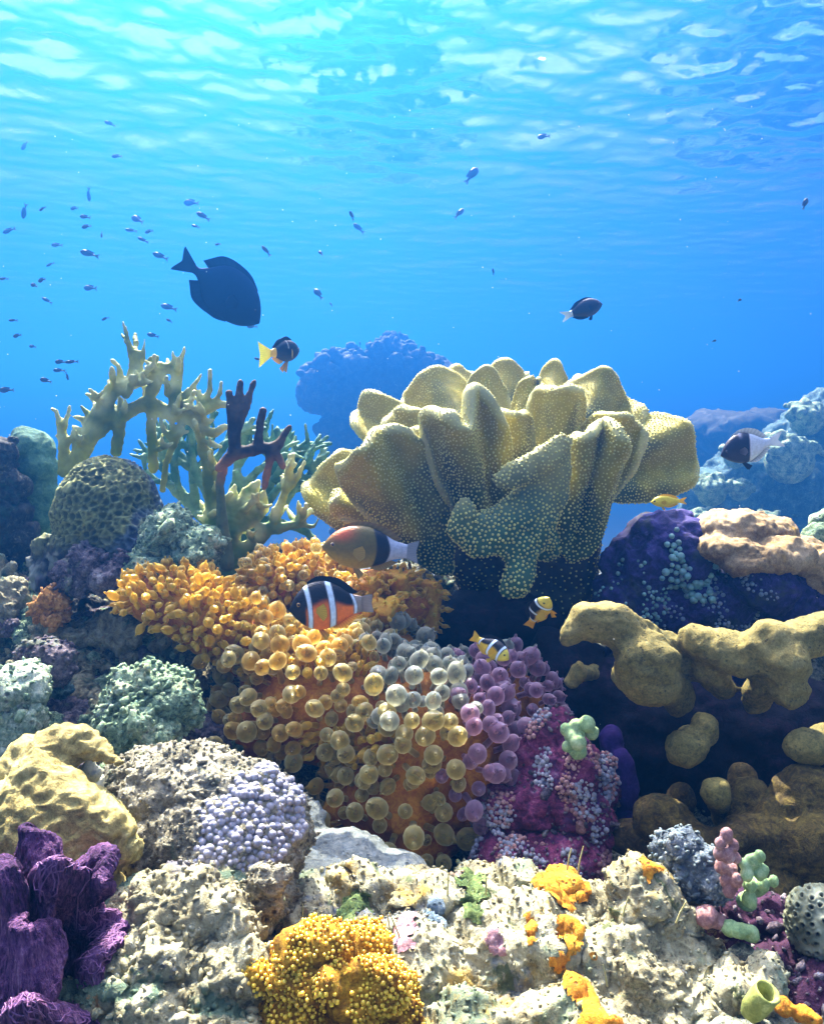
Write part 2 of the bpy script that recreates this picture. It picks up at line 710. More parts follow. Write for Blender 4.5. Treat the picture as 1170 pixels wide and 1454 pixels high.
PLUM = [(0.0, (0.008, 0.006, 0.008)), (0.32, (0.038, 0.028, 0.036)), (0.58, (0.125, 0.10, 0.11)), (0.85, (0.27, 0.245, 0.225)), (1.0, (0.45, 0.42, 0.34))]
OLIVE = [(0.0, (0.03, 0.026, 0.006)), (0.3, (0.10, 0.085, 0.02)), (0.6, (0.20, 0.16, 0.042)), (0.85, (0.30, 0.24, 0.08)), (1.0, (0.42, 0.36, 0.16))]
TAN = [(0.0, (0.06, 0.035, 0.012)), (0.3, (0.19, 0.125, 0.05)), (0.6, (0.33, 0.235, 0.11)), (1.0, (0.52, 0.40, 0.23))]
KHAKI = [(0.0, (0.04, 0.03, 0.008)), (0.3, (0.17, 0.135, 0.04)), (0.6, (0.33, 0.27, 0.085)), (0.85, (0.44, 0.37, 0.15)), (1.0, (0.54, 0.48, 0.26))]

M_REEF = mat_rock('reef_rock', [(0.0, (0.005, 0.006, 0.005)), (0.32, (0.025, 0.028, 0.02)), (0.5, (0.10, 0.11, 0.07)), (0.7, (0.25, 0.245, 0.16)), (1.0, (0.48, 0.46, 0.33))],
                  scale=16, fine=130, bump=1.0, bdist=0.004, pits=0.8,
                  patches=[((0.05, 0.13, 0.09), 15, 0.55, 0.08, 3.1), ((0.05, 0.035, 0.08), 13, 0.58, 0.06, 7.7), ((0.22, 0.14, 0.05), 17, 0.64, 0.05, 1.4)])
M_CREAM = mat_rock('pale_turf_rock', CREAM, scale=20, fine=150, bump=0.8, bdist=0.0022, contrast=1.2,
                   patches=[((0.13, 0.20, 0.14), 14, 0.53, 0.12, 2.0), ((0.36, 0.24, 0.04), 17, 0.56, 0.10, 5.0), ((0.12, 0.15, 0.22), 11, 0.57, 0.10, 9.0), ((0.05, 0.08, 0.02), 23, 0.57, 0.05, 12.0), ((0.34, 0.19, 0.17), 15, 0.60, 0.07, 15.0), ((0.03, 0.024, 0.012), 85, 0.60, 0.06, 19.0), ((0.45, 0.43, 0.34), 60, 0.60, 0.08, 23.0)])
M_GREY = mat_rock('grey_turf_rock', GREY, scale=26, fine=180, bump=1.0, bdist=0.004, pits=0.8, contrast=1.15, patches=[((0.10, 0.16, 0.08), 18, 0.58, 0.08, 2.0), ((0.30, 0.22, 0.10), 20, 0.62, 0.06, 5.0)])
M_RUBBLE = mat_rock('mottled_rubble', CREAM, scale=26, fine=140, bump=0.9, bdist=0.003, pits=0.5, contrast=1.1,
                    patches=[((0.06, 0.14, 0.10), 22, 0.54, 0.08, 2.2), ((0.08, 0.08, 0.15), 19, 0.58, 0.08, 6.0), ((0.34, 0.15, 0.03), 27, 0.64, 0.04, 4.0), ((0.05, 0.08, 0.15), 24, 0.62, 0.05, 8.0)])
M_MINT = mat_rock('mint_coral', MINT, scale=26, fine=160, bump=0.9, pits=0.7, contrast=1.2, patches=[((0.36, 0.32, 0.18), 24, 0.58, 0.06, 2.5), ((0.10, 0.09, 0.17), 21, 0.61, 0.05, 6.5)])
M_TEAL = mat_rock('teal_coral', TEAL, scale=20, fine=130, bump=0.8, pits=0.5, patches=[((0.26, 0.28, 0.15), 18, 0.58, 0.08, 2.0)])
M_DARK = mat_rock('dark_reef', DARK, scale=16, fine=120, bump=0.9, pits=0.5, patches=[((0.03, 0.09, 0.06), 20, 0.57, 0.06, 2.0)])
M_PLUM = mat_rock('plum_crust', PLUM, scale=24, fine=150, bump=0.8, pits=0.5, patches=[((0.20, 0.24, 0.15), 24, 0.57, 0.06, 2.0)])
M_OLIVE = mat_rock('olive_coral', OLIVE, scale=12, fine=260, bump=0.6, bdist=0.0016, pits=0.6)
M_TAN = mat_rock('tan_coral', TAN, scale=14, fine=240, bump=0.7, bdist=0.002, patches=[((0.42, 0.28, 0.03), 12, 0.55, 0.10, 3.0)])
M_KHAKI = mat_rock('khaki_plate', KHAKI, scale=15, fine=130, bump=0.8, bdist=0.003, patches=[((0.18, 0.2, 0.12), 16, 0.6, 0.08, 2.0)])
M_SPONGE = mat_rock('orange_sponge', [(0.0, (0.10, 0.03, 0.003)), (0.35, (0.32, 0.12, 0.006)), (0.65, (0.50, 0.23, 0.012)), (1.0, (0.66, 0.40, 0.05))], scale=34, fine=220, bump=0.9, bdist=0.003, sss=0.2, pits=0.7)
M_LILAC = mat_rock('lilac_polyps', [(0.0, (0.12, 0.115, 0.13)), (0.5, (0.25, 0.245, 0.27)), (1.0, (0.42, 0.41, 0.43))], scale=18, fine=200, bump=0.3)

# ------------------------------------------------------------------ the sea bed: one sheet from the near reef to the distance
_rows = [(0.36, [(x, 1640) for x in (0, 300, 600, 900, 1170)]),
         (0.50, [(0, 1440), (300, 1440), (600, 1450), (900, 1450), (1170, 1450)]),
         (0.60, [(0, 1290), (300, 1300), (600, 1330), (900, 1330), (1170, 1400)]),
         (0.75, [(0, 1130), (250, 1150), (450, 1240), (600, 1260), (800, 1260), (1000, 1320), (1170, 1320)]),
         (0.90, [(0, 1010), (150, 1010), (300, 1040), (600, 1140), (800, 1170), (950, 1230), (1170, 1230)]),
         (1.05, [(0, 860), (120, 870), (250, 890), (400, 920), (600, 980), (720, 990), (830, 1010), (1000, 1000), (1170, 980)]),
         (1.20, [(0, 780), (130, 800), (300, 800), (420, 775), (600, 810), (740, 860), (850, 930), (950, 880), (1100, 850), (1170, 820)]),
         (1.50, [(0, 880), (300, 850), (500, 850), (700, 900), (870, 960), (1000, 900), (1170, 870)])]
_cp = []
for Yc, pts in _rows:
    for px, py in [(pts[0][0] - 350, pts[0][1])] + pts + [(pts[-1][0] + 350, pts[-1][1])]:
        _cp.append(tuple(at(px, py, Yc)))
for Yc, z in ((2.2, -0.62), (3.0, -0.72), (4.5, -1.0)):
    for x in (-2.5, -1.2, 0, 1.2, 2.5):
        _cp.append((x, Yc, z))
_cp = np.array(_cp)

def ground_base(X, Y):
    out = np.zeros(len(X))
    for a in range(0, len(X), 40000):
        dx = X[a:a + 40000, None] - _cp[None, :, 0]
        dy = (Y[a:a + 40000, None] - _cp[None, :, 1]) * 1.25
        w = 1 / (dx * dx + dy * dy + 0.0012) ** 1.7
        out[a:a + 40000] = (w * _cp[None, :, 2]).sum(1) / w.sum(1)
    far = sstep(4.0, 14.0, Y)
    return out * (1 - far) + (-3.6) * far

def ground_height(X, Y):
    z = ground_base(X, Y)
    p = np.stack([X, Y, z * 1.2], 1)
    near = 1 - sstep(1.35, 2.2, Y)
    k = 1 - worley(p * 17, 1)[0]
    k2 = 1 - worley(p * 42, 2)[0]
    m = sstep(-0.25, 0.3, gnoise(p * 6, 3))
    z = z + near * (0.035 * fbm(p * 7, 3, seed=5) + 0.028 * k * (0.4 + 0.6 * m) + 0.011 * k2 * m + 0.006 * ridged(p * 60, 3, seed=8) - 0.02)
    z = z + (1 - near) * (0.06 * fbm(p * 1.5, 3, seed=6) + 0.012 * ridged(p * (5, 9, 5), 2, seed=9))
    return z

def build_ground():
    n = 560
    t = np.linspace(-1, 1, n)
    xs = np.sign(t) * (0.95 * np.abs(t) + 42.5 * np.abs(t) ** 11)
    tv = np.linspace(0, 1, 640)
    ys = 0.28 + 1.55 * tv + 46 * tv ** 9
    X, Y = np.meshgrid(xs, ys, indexing='ij')
    X, Y = X.ravel(), Y.ravel()
    me = mesh_np('seabed', np.stack([X, Y, ground_height(X, Y)], 1), grid_faces(len(xs), len(ys)))
    o = bpy.data.objects.new('seabed', me)
    COL.objects.link(o)
    o['kind'] = 'structure'
    me.materials.append(M_REEF)
    m, nt, out = new_mat('sand')
    return o
GROUND = build_ground()
# sand beyond the reef edge: the sheet's material turns from reef rock to sand
def _sand():
    nt = M_REEF.node_tree
    p = [n for n in nt.nodes if n.type == 'BSDF_PRINCIPLED'][0]
    src = p.inputs['Base Color'].links[0].from_socket
    v = [n for n in nt.nodes if n.type == 'TEX_COORD'][0].outputs['Object']
    sx = nt.nodes.new('ShaderNodeSeparateXYZ')
    nt.links.new(v, sx.inputs[0])
    mr = nt.nodes.new('ShaderNodeMapRange')
    mr.inputs['From Min'].default_value = 1.6
    mr.inputs['From Max'].default_value = 2.1
    nt.links.new(sx.outputs['Y'], mr.inputs['Value'])
    n = noise(nt, v, 3.0, 5, 0.6)
    c = ramp(nt, [(0.3, (0.06, 0.07, 0.06)), (0.7, (0.17, 0.18, 0.15))], n)
    nt.links.new(mixc(nt, mr.outputs[0], src, c), p.inputs['Base Color'])
_sand()
bpy.data.materials.remove(bpy.data.materials['sand'])

def gz(x, y):
    return float(ground_height(np.array([x]), np.array([y]))[0])

# ------------------------------------------------------------------ rock and massive coral things
def rough(a1=0.012, f1=18, a2=0.006, f2=55, a3=0.0022, f3=170, knob=0.0, kf=40, seed=0.0):
    def fn(V, N):
        d = a1 * fbm(V * f1, 3, seed=seed) + a2 * ridged(V * f2, 3, seed=seed + 1) + a3 * ridged(V * f3, 2, seed=seed + 2)
        if knob:
            m = sstep(-0.3, 0.3, gnoise(V * kf * 0.3, seed + 4))
            d = d + knob * (1 - worley(V * kf, int(seed))[0] * 1.2) * m
        return d
    return fn

def blob(name, S, voxel, mats, label, cat, fn=None, smooth=4, group=None, parent=None, n=2, second=0):
    """S: [(px, py, Y, r_px) or (px, py, Y, rx_px, ry_depth_px, rz_px)] measured in the photograph's pixels at distance Y"""
    W = []
    for s in S:
        k = pxm(s[2])
        W.append((*at(s[0], s[1], s[2]), *(r * k for r in s[3:])))
    me = fuse(name, W, voxel, smooth, n)
    if fn:
        push(me, fn)
    V = verts(me)
    base = (float(V[:, 0].mean()), float(V[:, 1].mean()), float(V[:, 2].min()))
    o = link(name, me, mats, base, parent)
    if parent is None:
        meta(o, label, cat, group)
    return o

# far coral head, standing far out in the blue water
def far_head():
    Y = 7.2
    S = [(540, 560, Y, 84, 70, 56), (470, 550, Y, 42, 50, 40), (600, 560, Y, 54, 50, 56), (448, 562, Y, 26), (540, 640, Y, 85, 70, 60),
         (560, 760, Y, 90, 80, 120), (560, 930, Y, 110, 100, 160), (500, 610, Y, 50, 50, 30)]
    r = random.Random(3)
    for k in range(420):
        a = r.uniform(-0.25, math.pi + 0.25)
        rad = r.uniform(0.62, 1.0) * (1 + 0.10 * math.sin(a * 5 + 1))
        x, y, d = 540 + 104 * math.cos(a) * rad, 556 - 66 * math.sin(a) * rad, Y + r.uniform(-0.5, 0.3)
        S.append((x, y, d, r.uniform(3, 8)))
        if r.random() < 0.5:
            b = a + r.uniform(-0.6, 0.6)
            S += [(x + q * math.cos(b), y - q * math.sin(b), d, 2.6) for q in (3, 6, 9, 12)]
    blob('distant_coral', S, 0.014, M_DARK, 'large dark blue coral head fading into the water behind the folded yellow coral', 'coral',
         rough(0.03, 4, 0.02, 14, 0.012, 40, 0.03, 14, 1), smooth=1)
far_head()

def small_far():
    blob('distant_reef', [(1030, 615, 9, 60, 80, 30), (1080, 640, 9, 60, 60, 60), (1090, 800, 9, 110, 100, 160), (985, 640, 9, 26)], 0.04, M_DARK,
         'faint far-off reef mound almost lost in the blue right of the folded coral', 'reef', rough(0.06, 2, 0.04, 7, 0.02, 18, 0.06, 6, 2), smooth=2)
small_far()

# reef slope behind on the right
def right_slope():
    S = [(1100, 700, 5.40, 110, 90, 75), (1200, 660, 5.50, 130, 100, 90), (1040, 720, 5.40, 60, 60, 60), (1180, 600, 5.70, 60, 50, 40), (1110, 800, 5.40, 160, 120, 110),
         (1250, 760, 5.40, 160, 120, 160), (1010, 700, 5.35, 34), (1010, 760, 5.40, 60)]
    blob('reef_slope', S, 0.018, M_TEAL, 'blue green reef slope rising in the haze at the right edge', 'reef',
         rough(0.05, 5.40, 0.03, 12, 0.012, 40, 0.035, 14, 3), smooth=3)
    r = random.Random(5)
    specs = [(1010, 690, 4.90, 30, 'pale knobbly coral low at the left end of the hazy reef slope'),
             (1120, 640, 4.95, 48, 'largest pale green cauliflower coral, high on the hazy reef slope'),
             (1050, 690, 4.92, 22, 'small pale coral tuft below the black and white damselfish'),
             (1145, 585, 5.20, 34, 'dim coral clump on the crest of the hazy reef slope'),
             (1045, 640, 5.05, 26, 'blue grey coral mound just left of the black and white damselfish'),
             (1000, 735, 4.80, 26, 'pale bushy coral at the foot of the hazy slope above the purple rock'),
             (1085, 740, 4.60, 30, 'pale green coral peeping over the tan lumpy coral')]
    for px, py, Y, rr, lab in specs:
        S = [(px, py + rr * 0.3, Y, rr * 0.7)]
        for k in range(70):
            a, b = r.uniform(0, 2 * math.pi), r.uniform(0.2, 1)
            S.append((px + rr * b * math.cos(a), py - rr * 0.55 * b * math.sin(a), Y - 0.14 * (1 - b) + r.uniform(-0.05, 0.03), rr * r.uniform(0.10, 0.2)))
        blob('cauliflower_coral', S, 0.010, M_MINT, lab, 'coral', rough(0.004, 20, 0.004, 60, 0.001, 100), smooth=1, group='pale corals on the hazy reef slope')
right_slope()

# ------------------------------------------------------------------ left side
def left_side():
    blob('column_sponge', [(46, 640, 1.22, 32), (48, 668, 1.22, 36), (50, 700, 1.22, 33), (52, 735, 1.22, 34), (54, 780, 1.22, 36), (36, 625, 1.22, 20)], 0.0035,
         mat_rock('green_sponge', [(0, (0.02, 0.06, 0.04)), (0.4, (0.04, 0.11, 0.07)), (0.7, (0.08, 0.17, 0.10)), (1, (0.16, 0.26, 0.16))], 18, 120, 0.6),
         'smooth dark green rounded column standing at the left edge', 'sponge', rough(0.006, 22, 0.002, 70, 0.0008, 200, seed=4))
    blob('dark_coral', [(-10, 650, 1.15, 30), (10, 690, 1.15, 26), (-5, 740, 1.15, 42), (18, 770, 1.15, 34), (8, 640, 1.15, 14), (20, 625, 1.16, 8)], 0.0035, M_DARK,
         'dark knobbly coral cut off by the left edge beside the green column', 'coral', rough(0.01, 25, 0.006, 60, 0.002, 150, 0.006, 60, 5))
    # dome with a honeycomb of corallites
    S = [(155, 728, 1.06, 76, 74, 80), (180, 765, 1.05, 66, 70, 66), (128, 785, 1.04, 52), (205, 790, 1.03, 54), (95, 800, 1.06, 36)]
    W = [(*at(*s[:3]), *(x * pxm(s[2]) for x in s[3:])) for s in S]
    me = fuse('brain_coral', W, 0.0022, 14)
    c0 = np.array(at(150, 700, 1.0))
    c1 = np.array(at(215, 800, 0.95))
    def comb(V, N):
        f1, f2 = worley(V * 98, 9)
        m = 1 - sstep(0.07, 0.12, np.linalg.norm(V - c1, axis=1)) * 0.0
        up = sstep(0.10, 0.05, np.linalg.norm((V - c0) * (1, 0.7, 1), axis=1) - 0.035)
        ring = np.exp(-((f2 - f1) / 0.16) ** 2)
        return up * 0.0042 * (ring - 0.3) + (1 - up) * (0.018 * fbm(V * 24, 3, seed=2) + 0.012 * ridged(V * 60, 3, seed=3) + 0.004 * ridged(V * 150, 2, seed=5)) + 0.004 * fbm(V * 14, 2, seed=6)
    push(me, comb)
    V = verts(me)
    f1, f2 = worley(V * 98, 9)
    ring = np.exp(-((f2 - f1) / 0.2) ** 2)[:, None]
    n = fbm(V * 12, 3, seed=8)[:, None]
    C = (1 - ring) * np.array([0.05, 0.06, 0.012]) + ring * np.array([0.23, 0.25, 0.085])
    purple = sstep(-0.05, 0.25, n + 0.9 * (V[:, 0:1] - c0[0] - 0.035) * 8)
    C = C * (1 - purple) + purple * (np.array([0.03, 0.035, 0.05]) + ring * np.array([0.08, 0.12, 0.13]))
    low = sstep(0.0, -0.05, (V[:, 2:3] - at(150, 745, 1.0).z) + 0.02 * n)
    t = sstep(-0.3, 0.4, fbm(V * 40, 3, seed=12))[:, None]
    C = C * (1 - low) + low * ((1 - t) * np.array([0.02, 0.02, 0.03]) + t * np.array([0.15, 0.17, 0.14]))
    paint(me, C)
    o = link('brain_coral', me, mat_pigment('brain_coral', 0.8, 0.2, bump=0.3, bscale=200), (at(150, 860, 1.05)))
    meta(o, 'green dome of honeycomb coral with a purple hollow, below the branching fire coral', 'coral')
    # broken ground round the foot of the dome
    blob('turf_rock', [(236, 775, 1.0, 34, 40, 44), (268, 800, 0.99, 34, 40, 34), (220, 815, 0.98, 34), (250, 745, 1.01, 18), (285, 770, 1.0, 18), (240, 840, 0.97, 44, 40, 24)], 0.0024, M_MINT,
         'green and cream turf covered rock right of the honeycomb dome', 'rock', rough(0.014, 22, 0.010, 52, 0.005, 120, 0.010, 55, 6), smooth=2)
    blob('lilac_rock', [(138, 800, 1.0, 34, 36, 26), (168, 815, 0.99, 30, 34, 24), (110, 815, 1.0, 26), (190, 800, 1.0, 20)], 0.0024, M_PLUM,
         'grey violet crusted rock at the foot of the honeycomb dome', 'rock', rough(0.012, 22, 0.009, 52, 0.005, 120, 0.010, 60, 7), smooth=2)
    crust(bpy.data.objects['turf_rock'], 0.0075, 0.0028, M_MINT, 31)
    crust(bpy.data.objects['lilac_rock'], 0.0080, 0.0026, M_PLUM, 32)
left_side()
# ------------------------------------------------------------------ rubble of the left slope: a few kinds, each copied
def rubble_kind(name, seed, kind):
    r = random.Random(seed)
    S = []
    if kind == 'knobs':
        for k in range(r.randint(9, 14)):
            S.append((r.uniform(-1, 1) * 0.022, r.uniform(-1, 1) * 0.018, r.uniform(-0.6, 1) * 0.016, r.uniform(0.007, 0.014)))
        fn = rough(0.006, 50, 0.004, 120, 0.002, 300, 0.005, 120, seed)
    elif kind == 'stubs':
        S = [(0, 0, 0, 0.015), (0.012, 0.0, -0.004, 0.013), (-0.012, 0.004, -0.003, 0.012)]
        for k in range(r.randint(5, 8)):
            a, e = r.uniform(0, 6.28), r.uniform(0.2, 1.3)
            d = Vector((math.cos(a) * math.cos(e), math.sin(a) * math.cos(e), math.sin(e)))
            L = r.uniform(0.02, 0.036)
            S += chain([(0, 0, 0, 0.008), (*(d * L), r.uniform(0.004, 0.006))])
        fn = rough(0.002, 60, 0.0015, 150, 0.0008, 350, seed=seed)
    else:
        S = [(0, 0, 0, 0.026, 0.022, 0.016), (0.014, -0.004, 0.004, 0.016, 0.016, 0.013), (-0.013, 0.006, 0.003, 0.016, 0.014, 0.014)]
        fn = rough(0.011, 35, 0.006, 90, 0.0025, 240, seed=seed)
    me = fuse(name, S, 0.0014, 2, 2)
    push(me, fn)
    return me

def rubble():
    looks = [('knobs', M_MINT, 'coral_clump', 'pale green knobbly coral clump on the left rubble slope', 'coral'),
             ('stubs', M_RUBBLE, 'broken_coral', 'stubby cream broken coral on the left rubble slope', 'coral'),
             ('lump', M_RUBBLE, 'rubble_stone', 'mottled cream and green stone on the left rubble slope', 'stone'),
             ('knobs', M_PLUM, 'crusted_clump', 'lilac grey crusted clump on the left rubble slope', 'coral'),
             ('knobs', M_TEAL, 'teal_clump', 'dark teal knobbly clump on the left rubble slope', 'coral'),
             ('lump', M_DARK, 'dark_stone', 'dark stone on the left rubble slope', 'stone')]
    protos = []
    for k, (kind, mat, name, lab, cat) in enumerate(looks):
        ms = []
        for j in range(3):
            me = rubble_kind(name, 20 + k * 5 + j, kind)
            me.materials.append(mat)
            ms.append(me)
        protos.append(ms)
    r = random.Random(41)
    placed = []
    first = {}
    tries = 0
    while len(placed) < 190 and tries < 9000:
        tries += 1
        px = r.uniform(-30, 345)
        Y = r.uniform(0.66, 1.16)
        x = (px - 585) / F * Y
        if px > 215 and Y > 1.0:
            continue
        z = gz(x, Y)
        if any((x - q[0]) ** 2 + (Y - q[1]) ** 2 < q[2] for q in placed):
            continue
        k = r.choices(range(6), (5, 6, 5, 3, 3, 3))[0]
        s = r.choice((0.45, 0.6, 0.7, 0.85, 1.1)) * r.uniform(0.85, 1.15)
        placed.append((x, Y, (0.021 * s + 0.006) ** 2))
        kind, mat, name, lab, cat = looks[k]
        o = first.get(k)
        if o is None:
            o = bpy.data.objects.new(name, protos[k][0])
            meta(o, lab, cat, {'coral': 'coral pieces on the left rubble slope', 'stone': 'stones on the left rubble slope'}[cat])
            first[k] = o
        else:
            o = o.copy()
            o.data = protos[k][r.randrange(3)]
        COL.objects.link(o)
        o.location = (x, Y, z + 0.004)
        o.rotation_euler = (r.uniform(-0.5, 0.5), r.uniform(-0.5, 0.5), r.uniform(0, 6.28))
        o.scale = (s, s, s * r.uniform(0.8, 1.25))
rubble()

def coral_rubble():
    # uncounted bits of broken coral and turf lying over the near sea bed
    me = GROUND.data
    keep = lambda P, Q: (P[:, 1] > 0.5) & (P[:, 1] < 1.45) & (np.abs(P[:, 0]) < 0.85) & (Q[:, 1] < 0.5) & (gnoise(P * 14, 5) > -0.2)
    bm = bmesh.new()
    bm.from_mesh(me)
    bmesh.ops.delete(bm, geom=[v for v in bm.verts if not (0.48 < v.co.y < 1.5 and abs(v.co.x) < 0.9)], context='VERTS')
    sub = bpy.data.meshes.new('near_bed')
    bm.to_mesh(sub)
    bm.free()
    a = chips(sub, 0.0105, 0.0036, 21, keep, 2.4)
    b = chips(sub, 0.0140, 0.0042, 22, lambda P, Q: keep(P, Q) & (P[:, 0] < -0.18), 2.6)
    c = chips(sub, 0.0150, 0.0056, 23, lambda P, Q: keep(P, Q) & (P[:, 0] < -0.16), 2.0)
    n1, n2 = len(a[1]), len(a[1]) + len(b[1])
    V, Fq = merge_np([a, b, c])
    bpy.data.meshes.remove(sub)
    o = bpy.data.objects.new('coral_rubble', mesh_np('coral_rubble', V, Fq))
    COL.objects.link(o)
    o['kind'] = 'stuff'
    o.data.materials.append(M_REEF)
    o.data.materials.append(M_RUBBLE)
    o.data.materials.append(M_MINT)
    o.data.polygons.foreach_set('material_index', np.concatenate([np.zeros(n1), np.ones(n2 - n1), np.full(len(Fq) - n2, 2)]).astype(np.int32))
coral_rubble()
# ------------------------------------------------------------------ the big folded leather coral
M_LEATHER = mat_pigment('leather_skin', 0.65, 0.25, bump=0.25, bscale=420, var=0.18, vscale=60)  # lobe colour holds painted light as well as pigment
M_POLYP = mat_plain('pale_polyps', (0.52, 0.49, 0.15), 0.7, var=0.25)

def lobe_mesh(name, B, T, w, wb=0.45, curl=0.0, bend=0.0, thick=0.02, wav=0.008, wavk=3.4, ph=0.0, sq=0.35, rim=0.35, fwd=None, n=46, seed=0.0, notch=0.0):
    """a thick fan-shaped fold from base point B to tip T, w wide; curl bends its sides, bend its tip, wav ripples it"""
    B, T = Vector(B), Vector(T)
    a = T - B
    Ln = a.length
    a.normalize()
    f = Vector(fwd) if fwd is not None else Vector((0, -1, 0.25))
    f = (f - a * f.dot(a)).normalized()
    l = a.cross(f).normalized()
    g = np.linspace(-1, 1, n)
    x, y = np.meshgrid(g, g, indexing='ij')
    u = (1 - sq) * x * np.sqrt(1 - y * y / 2) + sq * x
    v = (1 - sq) * y * np.sqrt(1 - x * x / 2) + sq * y * np.sqrt(1 - 0.18 * x * x)
    t = (v + 1) / 2
    ang = np.arctan2(v, u)
    q3 = np.stack([np.cos(ang).ravel() * 1.3, np.sin(ang).ravel() * 1.3, np.zeros(n * n)], 1)
    wob = 1 + (0.055 * fbm(q3, 2, seed=seed + 40)).reshape(n, n) * np.clip(np.hypot(u, v), 0, 1)
    half = w / 2 * (wb + (1 - wb) * np.clip(t, 0, 1) ** 0.8) * wob
    top = 1 - notch * np.exp(-(x / 0.22) ** 2) * np.clip(t, 0, 1) ** 3
    off = (curl * u * u * t + bend * t * t + wav * np.sin(u * wavk + ph) * t) * 1.0
    C = (np.array(B)[None, None] + np.array(a)[None, None] * (t * wob * top * Ln)[..., None] + np.array(l)[None, None] * (u * half)[..., None]
         + np.array(f)[None, None] * off[..., None])
    du, dv = np.gradient(C, axis=0), np.gradient(C, axis=1)
    N = np.cross(du, dv)
    N /= np.linalg.norm(N, axis=2)[..., None] + 1e-12
    q = 1 - (1 - x * x) * (1 - y * y)
    h = thick / 2 * np.sqrt(np.clip(1 - q ** 7, 0, 1)) * (1 + rim * np.exp(-((q - 0.86) / 0.12) ** 2)) * (1.15 - 0.35 * t)
    A, Bk = C + N * h[..., None], C - N * h[..., None]
    Fq = grid_faces(n, n)
    V = np.concatenate([A.reshape(-1, 3), Bk.reshape(-1, 3)])
    bm = bmesh.new()
    vs = [bm.verts.new(p) for p in V]
    for fc in Fq:
        bm.faces.new([vs[i] for i in fc])
        bm.faces.new([vs[i + n * n] for i in fc[::-1]])
    bmesh.ops.remove_doubles(bm, verts=bm.verts, dist=1e-5)
    bmesh.ops.recalc_face_normals(bm, faces=bm.faces)
    me = bpy.data.meshes.new(name)
    bm.to_mesh(me)
    bm.free()
    smooth_np(me, 2)
    push(me, lambda V, N: 0.0045 * fbm(V * 15, 2, seed=seed) + 0.0010 * fbm(V * 60, 2, seed=seed + 3))
    V = verts(me)
    tt = ((V - np.array(B)) @ np.array(a) / Ln)[:, None]
    nz = fbm(V * 14, 3, seed=seed + 9)[:, None]
    edge_p = np.concatenate([C[0], C[-1], C[:, -1]])
    ed = nearest(V, edge_p[::2])[:, None]
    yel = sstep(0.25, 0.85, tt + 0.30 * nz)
    Cc = (1 - yel) * np.array([0.035, 0.066, 0.018]) + yel * np.array([0.32, 0.265, 0.006])  # dark green feet, yellow upper parts: shade and light put into colour
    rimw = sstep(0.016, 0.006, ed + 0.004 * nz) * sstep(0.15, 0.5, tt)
    Cc = (1 - rimw) * Cc + rimw * np.array([0.43, 0.41, 0.15])  # pale rim paints the light caught along the lobe's edge
    paint(me, Cc)
    return me

def with_polyps(me, dist=0.0048, size=0.0017, seed=1):
    """pale polyps, each its own little dome; they shrink to specks where the skin is stretched smooth"""
    P, Q = scatter(me, dist, 2.6, seed=seed)
    r = np.random.default_rng(seed)
    z = P[:, 2] - at(0, 690, 1.15).z
    big = np.clip(1.05 - 2.0 * z + 0.45 * gnoise(P * 22, 3), 0.55, 1.2)
    rad = size * big * r.uniform(0.8, 1.2, len(P))
    V, Fq = spheres_np(P + Q * (rad * 0.25)[:, None], rad, 1)
    pm = mesh_np('p', V, Fq)
    out = join_meshes(me.name, [me, pm])
    bpy.data.meshes.remove(me)
    bpy.data.meshes.remove(pm)
    return out

